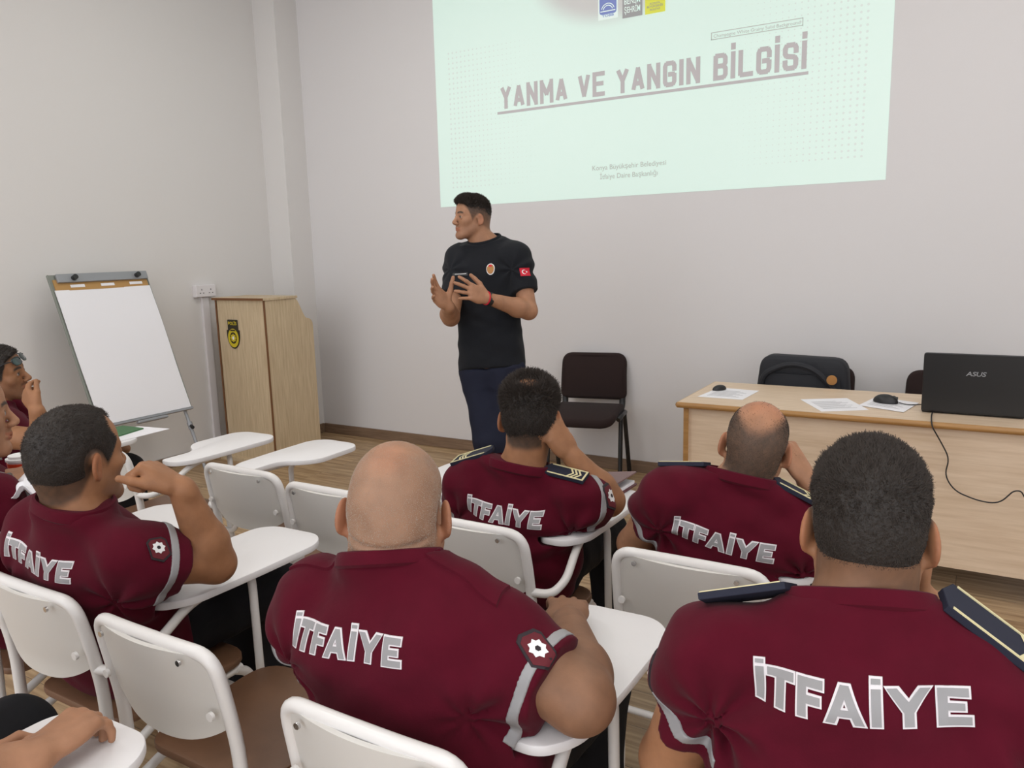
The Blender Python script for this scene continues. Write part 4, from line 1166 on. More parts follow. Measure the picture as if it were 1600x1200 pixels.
# ------------------------------------------------------------------ cloth-borne marks
def drape(S, polys, o, xd, yd, nd, off, m, name, parent=None, cell=.006, reach=.30, skirt=True, bvh=None):
    "lay convex outlines (in local x, y) on the shirt, looking along -nd"
    bvh = bvh or S['_bvh']; o = A(*o); xd = nrm(xd); yd = nrm(yd-xd*(yd@xd)); nd = nrm(nd); inv = S['inv']
    bm = bmesh.new()
    for poly in polys:
        b = bmesh.new(); P = [Vector((p[0], p[1], 0)) for p in poly]
        ar = sum(P[i].x*P[(i+1) % len(P)].y-P[(i+1) % len(P)].x*P[i].y for i in range(len(P)))
        if ar < 0: P.reverse()
        x0, x1 = min(p.x for p in P)-.001, max(p.x for p in P)+.001; y0, y1 = min(p.y for p in P)-.001, max(p.y for p in P)+.001
        nx, ny = max(2, int((x1-x0)/cell)), max(2, int((y1-y0)/cell))
        g = [[b.verts.new((x0+(x1-x0)*i/nx, y0+(y1-y0)*j/ny, 0)) for j in range(ny+1)] for i in range(nx+1)]
        for i in range(nx):
            for j in range(ny): b.faces.new((g[i][j], g[i+1][j], g[i+1][j+1], g[i][j+1]))
        for i in range(len(P)):
            a, c = P[i], P[(i+1) % len(P)]; e = c-a
            bmesh.ops.bisect_plane(b, geom=b.verts[:]+b.edges[:]+b.faces[:], dist=1e-6, plane_co=a, plane_no=Vector((e.y, -e.x, 0)), clear_outer=True)
        last = None
        for v in b.verts:
            w = o+xd*v.co.x+yd*v.co.y+nd*reach
            h = bvh.ray_cast(Vector(w), Vector(-nd), reach*2)
            if h[0] is not None: v.co = h[0]+Vector(nd)*off+Vector(inv); last = (np.array(h[0])-w)@nd
            else: v.co = Vector(w+nd*(last if last is not None else -reach)+inv)
        if skirt:
            be = [e for e in b.edges if len(e.link_faces) == 1]
            r = bmesh.ops.extrude_edge_only(b, edges=be)
            for v in [x for x in r['geom'] if isinstance(x, bmesh.types.BMVert)]: v.co -= Vector(nd)*(off+.001)
        bmesh.ops.recalc_face_normals(b, faces=b.faces)
        me = bpy.data.meshes.new('d'); b.to_mesh(me); b.free(); bm.from_mesh(me); bpy.data.meshes.remove(me)
    return obj(name, bm, m, parent or S['root'], True)

def stroke(x0, y0, x1, y1, w, e=0):
    d = nrm(A(x1-x0, y1-y0)); n = A(-d[1], d[0])*w/2; a = A(x0, y0)-d*e; b = A(x1, y1)+d*e
    return [tuple(a-n), tuple(b-n), tuple(b+n), tuple(a+n)]
def letters(grow=0):
    "seven block letters in units of 1/660 of the word's width; convex pieces per letter"
    g = grow; out = []; w = 30+2*g
    def box(x0, y0, x1, y1): return [(x0-g, y0-g), (x1+g, y0-g), (x1+g, y1+g), (x0-g, y1+g)]
    out.append(('letter', [box(6, 0, 36, 108), box(6, 118, 36, 133)]))
    out.append(('letter', [box(46, 82, 138, 110), box(77, 0, 107, 86)]))
    out.append(('letter', [box(150, 0, 180, 110), box(176, 84, 232, 110), box(176, 40, 224, 64)]))
    cutY = lambda poly: poly
    out.append(('letter', [[(238-g*1.4, -g), (268+g, -g), (311+g, 110+g), (283-g, 110+g)], [(326-g, -g), (356+g*1.4, -g), (311+g, 110+g), (283-g, 110+g)], box(268, 24, 326, 46)]))
    out.append(('letter', [box(374, 0, 404, 108), box(374, 118, 404, 133)]))
    out.append(('letter', [[(418-g*1.4, 110+g), (450+g, 110+g), (497+g, 52), (467-g, 40)], [(546+g*1.4, 110+g), (514-g, 110+g), (467-g, 52), (497+g, 40)], box(467, 0, 497, 56)]))
    out.append(('letter', [box(562, 0, 592, 110), box(588, 84, 652, 110), box(588, 43, 640, 66), box(588, 0, 658, 26)]))
    return out
def back_text(S, t, dx=0, width=.25, tilt=0, hs=1.0, rotn=0):
    fr = S['fr']; u, r, f = fr['u'], fr['r'], fr['f']; sc = width/660
    o = fr['hip']+u*fr['L']*t+r*dx
    nd = nrm(-f+r*rotn)
    xr = nrm(rot_about(r, f, -tilt)); yr = np.cross(f*-1, xr); yr = yr if yr@u > 0 else -yr
    cv = lambda P: [((x-330)*sc, (y-60)*sc*hs) for x, y in P]
    for (n1, A1), (n2, A2) in zip(letters(-1), letters(5)):
        L_ = drape(S, [cv(P) for P in A1], o, xr, yr, nd, .0026, M['letter'], 'back_letter', S['_shirt'])
        drape(S, [cv(P) for P in A2], o, xr, yr, nd, .0016, M['letter_edge'], 'letter_border', L_)
def arm_patch(S, nm, t, nd, up, w=.058, h=.078, dx=0):
    S_, end, ax, g, cu = S['sleeves'][nm]; o = S_+(end-S_)*t; nd = nrm(nd); yd = nrm(up-nd*(up@nd)); xd = np.cross(yd, nd)
    o = o+xd*dx
    pen = lambda k: [(-w/2*k, h*.36*k), (-w*.3*k, h*.5*k), (w*.3*k, h*.5*k), (w/2*k, h*.36*k), (w/2*k, -h*.28*k), (0, -h*.5*k), (-w/2*k, -h*.28*k)]
    p = drape(S, [pen(1)], o, xd, yd, nd, .0035, M['patch_dark'], 'arm_patch', S['_shirt'], .007)
    drape(S, [pen(.84)], o, xd, yd, nd, .0046, M['patch'], 'patch_field', p, .007)
    q = [[(math.cos(a+k*math.pi/2)*w*.33, math.sin(a+k*math.pi/2)*w*.33+.004) for k in range(4)] for a in (0, math.pi/4)]
    drape(S, q, o, xd, yd, nd, .0056, M['white'], 'patch_star', p, .007)
    drape(S, [[(math.cos(k*1.047)*w*.1, math.sin(k*1.047)*w*.1+.004) for k in range(6)]], o, xd, yd, nd, .0064, M['patch_dark'], 'star_centre', p, .007)
def epaulette(S, side, a=.075, b=.185, plain=False, wd=.052, lift=.004, back=0.0, tilt=0.0):
    fr = S['fr']; u, r, f = fr['u'], fr['r'], fr['f']; nk = fr['nk']; s = 1 if side == 'R' else -1; bvh = S['_bvh']
    def hit(x, y):
        h = bvh.ray_cast(Vector(nk+r*s*x+f*y+u*.2), Vector(-u), .6)
        return np.array(h[0]) if h[0] is not None else nk+r*s*x+f*y-u*.03
    if plain:
        p = [(0, -wd/2), (b-a, -wd/2), (b-a, wd/2), (0, wd/2), (-.02, 0)]
        o = nk+r*s*a+f*back
        e = drape(S, [p], o, r*s, f, u, .006, M['maroon'], 'shoulder_strap', S['_shirt'], .008)
        bt = hit(a+.008, back)
        obj('strap_button', tube([bt+S['inv']+u*.004, bt+S['inv']+u*.0095], .0065, seg=14), M['maroon'], e, True)
        return
    A0, B0 = hit(a, back), hit(b, back); A0 = A0+u*lift; B0 = B0+u*lift
    X = nrm(B0-A0); Y = nrm(f-X*(f@X)); N = np.cross(X, Y); N = N if N@u > 0 else -N
    Y, N = Y*math.cos(tilt)-N*math.sin(tilt), N*math.cos(tilt)+Y*math.sin(tilt)
    L_ = np.linalg.norm(B0-A0)
    mt = Matrix(((X[0], Y[0], N[0], 0), (X[1], Y[1], N[1], 0), (X[2], Y[2], N[2], 0), (0, 0, 0, 1))); mt.translation = Vector(A0+S['inv'])
    w2 = wd/2
    bd = obj('epaulette', xform(prism([(-.004, -w2), (L_, -w2), (L_, w2), (-.004, w2), (-.016, 0)], -.004, .007, .0015, 2), mt), M['board_navy'], S['_shirt'], label='dark navy shoulder board with pale braid')
    for yy in (-w2+.003, w2-.003): obj('braid_edge', xform(bx(.002, L_-.002, yy-.0022, yy+.0022, .007, .0085), mt), M['board_gold'], bd)
    for k in range(3):
        x0 = L_*.62+k*.011; bm = bmesh.new()
        for sy in (-1, 1):
            P = [(x0, 0), (x0+.006, 0), (x0-.012+.006, sy*(w2-.005)), (x0-.012, sy*(w2-.005))]
            if sy < 0: P.reverse()
            bm.faces.new([bm.verts.new((x, y, .0078)) for x, y in P])
        obj('rank_chevron', xform(bm, mt), M['board_gold'], bd)
    obj('braid_end', xform(bx(L_-.007, L_-.002, -w2+.003, w2-.003, .007, .0083), mt), M['board_gold'], bd)
# ------------------------------------------------------------------ the people
def seat_legs(hip, spread=.09, kx=.10, ky=.43, kz=.535, ay=.0, lift=0):
    x, y, z = hip
    f = lambda s: ((x+s*spread, y+.02, z-.0), (x+s*kx, y+ky, kz), (x+s*(kx+.01), y+ky+ay, .09))
    return dict(legL=f(-1), legR=f(1))
PEOPLE = {}
def P(key, label, **S):
    S['key'] = key; S.setdefault('right', (1, 0, 0))
    PEOPLE[key] = S; person(key, label, S); return S

# shaven-headed man
hip = (-.80, 1.04, .552)
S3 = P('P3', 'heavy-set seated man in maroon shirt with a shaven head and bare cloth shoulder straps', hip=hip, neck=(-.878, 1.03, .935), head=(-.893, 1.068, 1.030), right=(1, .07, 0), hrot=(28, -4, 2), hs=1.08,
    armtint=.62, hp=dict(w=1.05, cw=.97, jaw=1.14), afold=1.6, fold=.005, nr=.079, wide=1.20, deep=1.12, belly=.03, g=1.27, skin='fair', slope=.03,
    armL=dict(sh=(-1.065, 1.02, .828), el=(-1.16, 1.12, .68), wr=(-.98, 1.36, .63)),
    armR=dict(sh=(-.685, 1.06, .828), el=(-.51, 1.045, .780), wr=(-.655, 1.29, .768), stripe=.022, sleeve=.74, hand=dict(fwd=(-.45, .88, -.03), palm=(0, .0, -1), thumb_side=A(-1, 0, 0), curl=(.2, .35, .3))),
    neckfolds=[((-.042, -.074, -.045), (.042, -.074, -.045), .014), ((-.048, -.076, -.092), (.048, -.076, -.092), .018)], creases=[(-.030, .006, .0045), (-.050, .003, .006)],
    hair=dict(shell=False, n=22000, len=(.0024, .0018), rad=.00042, smat='hair_grey', lift=1, fs=.2, nape=-.072, front=.08, scol=(.25, .17, .12), scalp=.5, bald=[(0, .02, .11, .055, .075, .06, .6)]),
    blush=[((0, -.06, .10), .05, (1.05, .82, .75), .35)], **seat_legs(hip, .10, .13, ay=-.07))
back_text(S3, .80, -.040, .255, tilt=-.10)
epaulette(S3, 'L', .10, .22, True, .055); epaulette(S3, 'R', .10, .22, True, .055)
arm_patch(S3, 'R', .24, A(.8, -.45, .45), A(-.4, .1, 1), w=.046, h=.064)

# dark-haired man nearest the camera
hip = (-.06, 1.06, .552)
S6 = P('P6', 'seated man in maroon shirt with thick dark cropped hair, nearest the camera', hip=hip, neck=(-.112, 1.115, .982), head=(-.115, 1.195, 1.082), right=(1, .08, 0), hrot=(7, -6, 0), hs=1.06,
    hp=dict(w=.905), fold=.006, afold=1.25, nr=.064, wide=1.08, g=1.12, skin='mid', slope=.035,
    armL=dict(sh=(-.300, 1.085, .888), el=(-.385, 1.12, .67), wr=(-.26, 1.36, .61)),
    armR=dict(sh=(.080, 1.13, .888), el=(.05, 1.42, .780), wr=(-.060, 1.352, .93), hand=dict(fwd=(.05, .1, 1), palm=(-.8, -.3, 0), thumb_side=A(0, .3, .5), curl=(.4, .6, .5))),
    hair=dict(side=.0015, top=.008, t0=.0, t1=.11, n=26000, len=(.0035, .011), rad=.00042, lift=.7, flow=(0, .8, .35), fs=.9, jit=.34, nape=-.100, scol=(.045, .030, .022), scalp=.9, fade=.6, rough=.0016), **seat_legs(hip))
back_text(S6, .83, -.005, .262, tilt=-.02)
epaulette(S6, 'L', .095, .215, wd=.06, tilt=.42); epaulette(S6, 'R', .112, .24, wd=.070, tilt=-.22, lift=.009)
arm_patch(S6, 'L', .45, A(-1, -.1, .1), A(.2, 0, 1))

# man with a notebook
hip = (-1.15, 1.94, .552)
S4 = P('P4', 'seated man in maroon shirt with dark thinning hair and a notebook on his tablet', hip=hip, neck=(-1.100, 1.875, .868), head=(-1.092, 1.925, 1.015), right=(1, .09, -.05), hrot=(24, -8, 0), hs=.98,
    nr=.058, wide=1.0, g=1.02, skin='tan', slope=.02,
    armL=dict(sh=(-1.265, 1.86, .81), el=(-1.38, 1.98, .66), wr=(-1.22, 2.22, .62)),
    armR=dict(sh=(-.925, 1.91, .80), el=(-.875, 1.995, .780), cuff=.060, wr=W(893, 712, 2.22), hand=dict(fwd=W(862, 672, 2.2)-W(893, 712, 2.22), palm=(-.8, .2, -.1), thumb_side=A(-.2, 1, 0), curl=(.9, 1.1, .7))),
    hair=dict(side=.005, top=.013, n=14000, len=(.008, .022), rad=.0006, lift=1.0, flow=(0, .3, 1), fs=.8, jit=.4, nape=-.08, scol=(.035, .026, .02), scalp=.85, bald=[(0, -.060, .108, .038, .036, .038, .82)], rough=.0018), **seat_legs(hip))
back_text(S4, .765, -.005, .235, tilt=.04)
epaulette(S4, 'L', .10, .215); epaulette(S4, 'R', .09, .20)
arm_patch(S4, 'R', .5, A(1, -.1, .3), A(-.3, 0, 1))

# balding man before the desk
hip = (-.53, 1.92, .552)
S5 = P('P5', 'seated man in maroon shirt with a bald crown, leaning on his fist', hip=hip, neck=(-.480, 1.89, .905), head=(-.452, 1.935, .998), right=(1, .1, -.21), hrot=(10, -6, 8), hs=.94,
    nr=.058, wide=.95, g=1.0, skin='fair', slope=.02,
    armL=dict(sh=(-.64, 1.84, .875), el=(-.775, 1.93, .69), wr=(-.62, 2.2, .62)),
    armR=dict(sh=(-.310, 1.91, .795), el=(-.255, 2.08, .780), wr=W(1262, 752, 1.96), hand=dict(fwd=W(1236, 712, 1.97)-W(1262, 752, 1.96), palm=(-.8, .2, -.2), thumb_side=A(-.1, 1, .2), curl=(.9, 1.1, .7))),
    hair=dict(side=.0015, top=.0015, n=12000, len=(.003, .004), rad=.00035, smat='hair_brown', lift=.7, fs=.3, nape=-.078, scol=(.055, .040, .030), scalp=.85, shell=False, bald=[(0, .0, .118, .062, .132, .112, 1)]),
    blush=[((0, -.02, .12), .09, (1.08, .80, .72), .45)], **seat_legs(hip))
back_text(S5, .725, -.005, .245, tilt=-.04)
epaulette(S5, 'L', .09, .20, tilt=.4); epaulette(S5, 'R', .09, .20, tilt=.15)

# man resting his fist on his chin
hip = (-1.83, 1.08, .552)
S2 = P('P2', 'seated man in maroon shirt with short black hair resting his chin on his fist', hip=hip, neck=(-1.765, .965, .928), head=(-1.772, .995, 1.045), right=(1, .0, -.04), hrot=(4, 2, 0), hs=1.0,
    nr=.062, wide=1.04, g=1.05, skin='tan', slope=.03, beard=.3,
    armL=dict(sh=(-1.925, .955, .85), el=(-1.97, 1.08, .66), wr=(-1.9, 1.32, .62)),
    armR=dict(sh=(-1.585, .985, .838), el=(-1.535, 1.16, .775), sleeve=.5, wr=W(283, 762, 1.78), hand=dict(fwd=W(215, 722, 1.77)-W(283, 762, 1.78), palm=(-.3, -.25, -1), thumb_side=A(-.4, -.9, -.3), curl=(1.2, 1.3, .8), thumb=(.35, .1))),
    hair=dict(side=.003, top=.006, n=16000, len=(.004, .008), rad=.00045, lift=.6, flow=(0, 1, .1), fs=.8, jit=.25, nape=-.082, temple=.035, front=.075, scol=(.022, .018, .015), scalp=.92, fade=.8, bald=[(.045, .075, .075, .035, .04, .035, 1), (-.045, .075, .075, .035, .04, .035, 1), (0, -.055, .12, .03, .03, .03, .5)], rough=.0008), **seat_legs(hip))
back_text(S2, .83, -.02, .24, tilt=.04)
arm_patch(S2, 'R', .50, A(.75, -.35, .6), A(-.6, .1, 1), w=.044, h=.058)

# man with sunglasses on his head
hip = (-3.48, 1.70, .552)
hd = W(0, 586, 3.35)
S7 = P('P7', 'seated man in maroon shirt with dark sunglasses pushed up on his forehead', hip=hip, neck=(hd[0]-.02, hd[1]-.06, hd[2]-.145), head=hd, right=(.9, -.35, 0), hrot=(-48, 4, 10), hs=1.0,
    nr=.06, g=1.02, skin='tan', beard=.55, slope=.03, res=.0038,
    armL=dict(sh=hd+A(-.20, .10, -.19), el=hd+A(-.2, .28, -.40), wr=hd+A(.05, .42, -.42)),
    armR=dict(sh=hd+A(.06, -.22, -.20), el=W(72, 688, 3.15), wr=W(57, 640, 3.08), hand=dict(sc=.92, fwd=W(40, 614, 3.1)-W(57, 640, 3.08), palm=(-.5, .1, .5), thumb_side=A(.2, .6, .6), curl=(.6, .7, .5))),
    hair=dict(side=.004, top=.010, n=5000, len=(.005, .010), rad=.0007, lift=.7, flow=(0, .8, .4), nape=-.075, scol=(.035, .028, .022), scalp=.85), **seat_legs(hip))

# man with a wristwatch at the left edge
hip = (-2.33, 1.08, .552)
hd = W(-54, 652, 2.04)
S8 = P('P8', 'seated man in maroon shirt with a steel wristwatch at the left edge, face in profile', hip=hip, neck=(hd[0]-.03, hd[1]-.03, hd[2]-.135), head=hd, right=(1, -.1, 0), hrot=(-22, 0, 0), hs=1.0,
    nr=.06, g=1.02, skin='fair', beard=.2, slope=.03,
    armL=dict(sh=(hd[0]-.21, hd[1]-.02, hd[2]-.20), el=(hd[0]-.22, hd[1]+.14, hd[2]-.34), wr=W(-22, 752, 2.12), hand=dict(fwd=A(.9, .3, .15), palm=(.1, .3, -1), thumb_side=A(0, 1, .2), curl=(.7, .9, .6))),
    armR=dict(sh=(hd[0]+.14, hd[1]-.03, hd[2]-.21), el=W(-20, 800, 2.0), wr=W(24, 757, 2.08), hand=dict(fwd=W(52, 738, 2.12)-W(24, 757, 2.08), palm=(-.1, .5, -1), thumb_side=A(-.5, .8, .3), curl=(.9, 1.0, .7))),
    hair=dict(side=.004, top=.012, n=6000, len=(.005, .012), rad=.0005, lift=.7, flow=(0, .8, .4), nape=-.075), **seat_legs(hip))
arm_patch(S8, 'R', .55, A(.7, -.6, .3), A(-.2, .1, 1))

# person behind, only a hand and a knee in the picture
hip = (-1.37, .26, .552)
S9 = P('P9', 'person in black trousers at the bottom left corner with a hand lying on the tablet', hip=hip, neck=(-1.37, .24, 1.0), head=(-1.37, .29, 1.14), right=(1, 0, 0), hrot=(10, 0, 0),
    armL=dict(sh=(-1.57, .24, .93), el=(-1.62, .33, .70), wr=W(-75, 1275, 1.17), hand=dict(fwd=W(-30, 1205, 1.22)-W(-75, 1275, 1.17), palm=(.5, .2, -.6), thumb_side=A(1, 0, .3), curl=(.6, .8, .5))),
    armR=dict(sh=(-1.17, .26, .93), el=(-1.22, .42, .765), wr=W(62, 1180, 1.19), hand=dict(fwd=W(140, 1116, 1.285)-W(62, 1180, 1.19), palm=(0, 0, -1), thumb_side=A(-.5, .6, 0), curls=[(.7, .9, .5), (.7, .9, .5), (.75, .9, .5), (.6, .7, .4)], spread=.06)),
    skin='fair', hair=dict(side=.004, top=.012, n=3000, len=(.005, .012), rad=.0007), legL=((-1.46, .28, .552), (-1.58, .70, .585), (-1.62, .66, .09)), legR=((-1.28, .28, .552), (-1.27, .68, .535), (-1.27, .68, .09)))

# the speaker, standing
STAND = [(-.22, .12, .08, .09), (-.12, .158, .105, .115), (-.05, .168, .112, .122), (.1, .165, .11, .11), (.3, .158, .108, .10), (.5, .160, .108, .10), (.68, .174, .112, .105), (.82, .180, .108, .10), (.92, .140, .085, .08), (1.0, .075, .056, .058), (1.06, .05, .03, .035)]
hp_ = W(768, 562, 3.98); nk_ = W(757, 380, 3.98); hd = W(737, 342, 3.94)
shl, shr = W(808, 402, 3.90), W(718, 404, 4.02)
rt = nrm(shr-shl)
hdir = lambda a, b: W(*a)-W(*b)
FW = nrm(np.cross(A(0, 0, 1), rt)); gx, gy = hp_[0], hp_[1]
SI = P('PI', 'standing man in black t-shirt and navy trousers speaking with both hands raised', hip=hp_, neck=nk_, head=hd, right=rt, hrot=(math.degrees(math.atan2(.50, -.862)), 4, 0), prof=STAND, hs=.90, hp=dict(w=.97),
    nr=.054, g=.98, skin='fair', beard=.28, slope=.03, shirt='tee_black', trousers='navy', stripe=False, hem=-.045, waist=-.05, infl=.008, fold=.002, res=.0036, nko=.022, ntilt=.5,
    armL=dict(sh=shl, el=W(826, 486, 3.84), wr=W(761, 466, 3.66), sleeve=.66, cuff=.070, hand=dict(fwd=hdir((719, 449, 3.58), (761, 466, 3.66)), palm=(-.15, .9, -.4), thumb_side=A(0, 0, 1), spread=.2, curls=[(.1, .2, .1), (.15, .2, .1), (.2, .25, .15), (.2, .25, .15)], thumb=(.9, .3))),
    armR=dict(sh=shr, el=W(704, 496, 3.86), wr=W(700, 478, 3.62), sleeve=.66, cuff=.070, hand=dict(fwd=hdir((677, 452, 3.54), (702, 478, 3.62)), palm=tuple(CR*.75-CF*.55), thumb_side=A(.2, 0, 1), spread=.2, curls=[(.1, .15, .1), (.2, .25, .2), (.3, .3, .2), (.35, .4, .3)], thumb=(1.15, .1))),
    hair=dict(side=.002, top=.009, t0=.05, t1=.10, n=8000, len=(.004, .014), rad=.0008, lift=.6, flow=(0, .3, 1), fs=.8, nape=-.06, temple=.05, front=.080, scol=(.03, .024, .02), scalp=.85, fade=.45, quiff=.012, shellz=.048, rough=.0012),
    legL=(hp_-rt*.085-A(0, 0, .03), W(780, 690, 3.97), A(gx, gy, .09)-rt*.10-rt*.0), legR=(hp_+rt*.085-A(0, 0, .03), W(760, 690, 3.95), A(gx, gy, .09)+rt*.02), lg=.97)
fr = SI['fr']
def chest(x, t, polys, off, m, name, par=None):
    return drape(SI, polys, fr['hip']+fr['u']*fr['L']*t+fr['r']*x, -fr['r'], fr['u'], fr['f'], off, m, name, par or SI['_shirt'], .008)
oval = lambda a, b, n=14: [(a*math.cos(2*math.pi*k/n), b*math.sin(2*math.pi*k/n)*(1 if math.sin(2*math.pi*k/n) > 0 else 1.2)) for k in range(n)]
bdg = chest(-.075, .745, [oval(.021, .026)], .003, M['white'], 'chest_badge')
chest(-.075, .745, [oval(.018, .022)], .0042, M['gold'], 'badge_shield', bdg); chest(-.075, .767, [[(-.008, -.004), (.008, -.004), (.006, .006), (-.006, .006)]], .005, M['red'], 'badge_mark', bdg)
nt_ = chest(.085, .725, [[(-.036, -.008), (.036, -.008), (.036, .008), (-.036, .008)]], .004, M['black'], 'name_tag')
chest(.083, .727, [[(-.026, -.001), (.026, -.001), (.026, .002), (-.026, .002)]], .005, M['silver'], 'tag_line', nt_)
S_, end, ax, g, cu = SI['sleeves']['L']; fo = S_+(end-S_)*.45; fnd = nrm(A(.75, -.65, .1))
fx = lambda pts: pts
fl = drape(SI, [[(-.026, -.020), (.026, -.020), (.026, .020), (-.026, .020)]], fo, np.cross(A(0, 0, 1), fnd), A(0, 0, 1), fnd, .003, M['red'], 'flag_patch', SI['_shirt'], .008)
cres = []
for k in range(9):
    a0 = math.radians(50+260*k/9); a1 = math.radians(50+260*(k+1)/9)
    c = lambda a, r, dx: (r*math.cos(a)+dx, r*math.sin(a))
    cres.append([c(a0, .0115, -.006), c(a1, .0115, -.006), c(a1, .0088, -.0035), c(a0, .0088, -.0035)])
drape(SI, cres, fo, np.cross(A(0, 0, 1), fnd), A(0, 0, 1), fnd, .0042, M['white'], 'flag_crescent', fl, .008, skirt=False)
drape(SI, [[(.008+.0045*math.cos(6.283*k/5), .0045*math.sin(6.283*k/5)) for k in range(5)]], fo, np.cross(A(0, 0, 1), fnd), A(0, 0, 1), fnd, .0042, M['white'], 'flag_star', fl, .008, skirt=False)

# ------------------------------------------------------------------ what they wear and hold
def bracelet(S, nm, off, r, wdt, m, name, dial=None, flat=1.25):
    a = S['arm'+nm]; wr = A(*a['wr']); el = A(*a['el']); ax = nrm(wr-el); c = wr-ax*off
    pn = nrm(A(*a['hand']['palm'])); pn = nrm(pn-ax*(pn@ax)); sd = np.cross(ax, pn)
    bm = bmesh.new(); n = 28; rings = []
    for k in range(n):
        t = 2*math.pi*k/n; d = pn*math.cos(t)*r+sd*math.sin(t)*r*flat; dn = nrm(d)
        rings.append([bm.verts.new(Vector(c+S['inv']+d*1.0+dn*x+ax*z)) for x, z in ((0, -wdt), (.003, -wdt), (.003, wdt), (0, wdt))])
    for k in range(n):
        p, q = rings[k], rings[(k+1) % n]
        for i in range(4): bm.faces.new((p[i], q[i], q[(i+1) % 4], p[(i+1) % 4]))
    bmesh.ops.recalc_face_normals(bm, faces=bm.faces)
    o = obj(name, bm, m, S['root'], True)
    if dial:
        dc = c+S['inv']-pn*(r+.001)
        obj('watch_case', tube([dc, dc-pn*.010], dial, seg=24), M['watch_metal'], o, True)
        obj('watch_dial', tube([dc-pn*.0101, dc-pn*.0112], dial*.78, seg=24), M['watch_face'], o, True)
    return o
S8['armR']['hand']['palm'] = tuple(S8['armR']['hand']['palm'])
bracelet(S8, 'R', .012, .0255, .008, M['black'], 'wristwatch', .019, 1.18)
bracelet(SI, 'L', .012, .0255, .010, M['black'], 'wristband', None, 1.2)
bracelet(SI, 'L', -.004, .0262, .003, M['red'], 'red_bracelet', None, 1.2)

# sunglasses pushed up on the forehead: rest on the man but lift off as one thing
toW, Rm = S7['toW'], S7['Rm']
o = toW((0, .092, .062)); sg = thing('sunglasses', 'dark sunglasses pushed up on the forehead of the man at the far left', 'sunglasses', tuple(o))
def hl(v): return Vector((Rm @ A(*v)))
tl = math.radians(28)
for s in (-1, 1):
    cx = s*.033; poly = round_poly([(-.026, -.016), (.024, -.019), (.027, .017), (-.026, .019)], .012, 5)
    bm = prism([(s*a, b) for a, b in poly] if s > 0 else [(s*a, b) for a, b in poly][::-1], -.0015, .0015, .0006)
    for v in bm.verts:
        x, y, z = v.co.x+cx, v.co.y, v.co.z
        v.co = hl((x, .006+z*math.cos(tl)-y*math.sin(tl)-3.2*x*x, y*math.cos(tl)+z*math.sin(tl)))
    obj('lens', bm, M['lens'], sg, True)
    bm = bmesh.new(); pts = []
    for k in range(16):
        a = 2*math.pi*k/15; x = cx+s*.0005+.027*math.cos(a); y = .0185*math.sin(a)
        pts.append(hl((x, .006-y*math.sin(tl)-3.2*x*x, y*math.cos(tl))))
    obj('rim', add_tube(bm, pts, .0017, 6, cap=False), M['black'], sg, True)
    obj('temple', tube([hl((s*.058, -.005, .006)), hl((s*.080, -.04, .004)), hl((s*.084, -.085, -.03))], .0022, .02, 8), M['black'], sg, True)
obj('bridge', tube([hl((-.009, .006, .003)), hl((0, .007, .006)), hl((.009, .006, .003))], .002, .004, 8), M['black'], sg, True)

# notebook on the tablet of the man with thinning hair
t = thing('notebook', 'maroon leather notebook lying half open on a white tablet beside a sleeve', 'notebook', (-1.03, 2.255, .711), math.radians(-2))
obj('back_cover', prism(round_poly([(-.085, -.13), (.085, -.13), (.085, .13), (-.085, .13)], .012), 0, .006, .002), M['leather_dark'], t)
obj('page_block', bx(-.078, .076, -.122, .122, .006, .016), M['paper'], t)
fc = prism(round_poly([(0, -.13), (.17, -.13), (.17, .13), (0, .13)], .01), 0, .005, .0015)
obj('front_cover', xform(fc, Matrix.Translation((-.085, 0, .016)) @ Matrix.Rotation(math.radians(-9), 4, 'Y')), M['leather'], t)

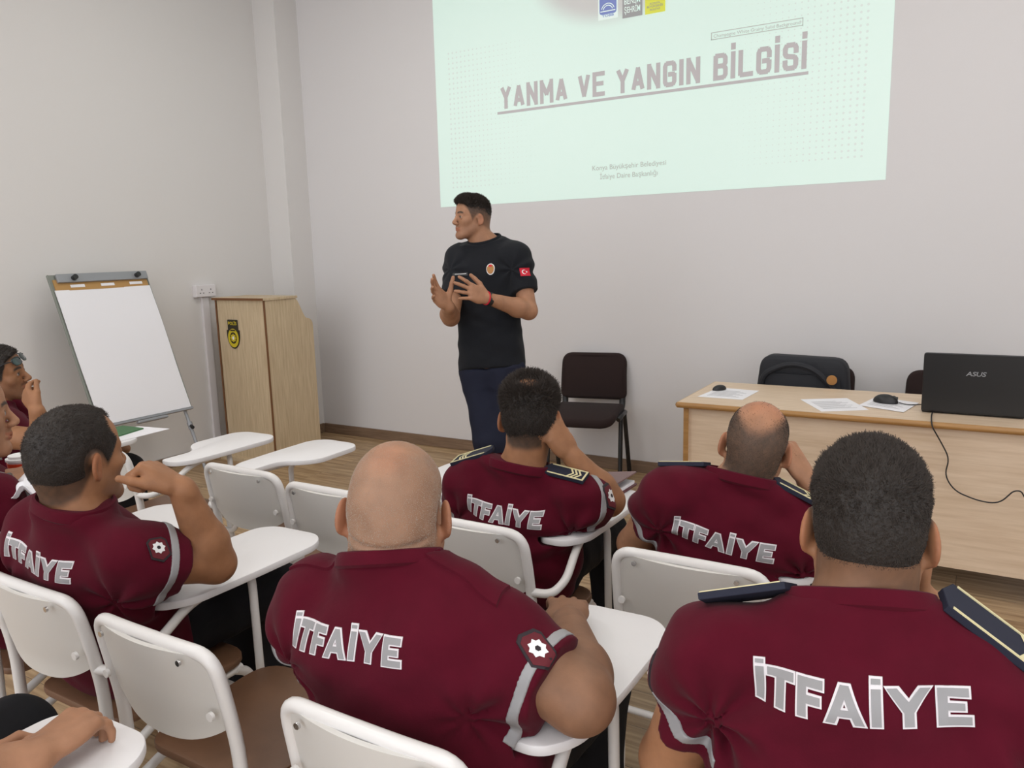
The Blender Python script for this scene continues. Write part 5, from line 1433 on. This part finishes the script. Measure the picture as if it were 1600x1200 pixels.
# papers and folder on the far left tablets
def loose(name, poly, z, h, m, label, cat):
    c = [sum(p[0] for p in poly)/len(poly), sum(p[1] for p in poly)/len(poly)]
    o = obj(name, prism([(p[0]-c[0], p[1]-c[1]) for p in poly], 0, h), m); o.location = (c[0], c[1], z); return tag(o, label, cat)
loose('paper_sheet', [(-3.46, 1.98), (-3.22, 1.99), (-3.235, 2.26), (-3.43, 2.23)], .7105, .002, M['paper'], 'white paper sheet under the green folder on the far left tablet', 'paper')
loose('folder', [(-3.50, 2.02), (-3.30, 2.03), (-3.345, 2.20), (-3.49, 2.19)], .7128, .006, M['green'], 'dark green folder on the far left tablet beneath the flip chart', 'folder')
# cup held in front of the man with the watch
cpp = W(32, 722, 2.3); cpz = cpp[2]
t = thing('paper_cup', 'white lidded paper cup with an orange band held at the left edge', 'cup', (-2.50, 1.27, .7105))
cc = W(34, 716, 2.24)
t.location = (cc[0], cc[1], cc[2]-.085)
bm = add_tube(bmesh.new(), [(0, 0, 0), (0, 0, .085)], .03, 24, rfun=lambda s: .026+.012*s); obj('cup_body', bm, M['paper'], t, True)
obj('cup_band', add_tube(bmesh.new(), [(0, 0, .05), (0, 0, .076)], .04, 24, rfun=lambda s: .036+.0025*s), M['orange'], t, True)
obj('cup_lid', add_tube(bmesh.new(), [(0, 0, .082), (0, 0, .088), (0, 0, .0885), (0, 0, .096)], .041, 24, rfun=lambda s: .041 if s < .6 else .034), M['white'], t, True)
# crumpled napkin
bm = bmesh.new(); nx = 16; g = []
for i in range(nx+1):
    g.append([bm.verts.new(((i/nx-.5)*.15+.006*math.sin(j*1.3), (j/nx-.5)*.13, .012+.012*math.sin(i*.9+j*.4)+.008*math.sin(j*1.1-i*.5))) for j in range(nx+1)])
for i in range(nx):
    for j in range(nx): bm.faces.new((g[i][j], g[i+1][j], g[i+1][j+1], g[i][j+1]))
bm.normal_update(); bmesh.ops.solidify(bm, geom=bm.faces[:], thickness=.002)
o = obj('napkin', bm, M['paper'], None, True); o.location = (-2.15, 1.18, .715); o.rotation_euler = (0, 0, .5); o.location = Vector(W(58, 764, 2.02)); tag(o, 'crumpled white paper napkin held below the wristwatch', 'napkin')
# ------------------------------------------------------------------ picture settings
sc = bpy.context.scene
sc.view_settings.view_transform = 'Standard'; sc.view_settings.look = 'None'
sc.view_settings.gamma = 1; sc.view_settings.use_curve_mapping = False; sc.view_settings.exposure = 0.0
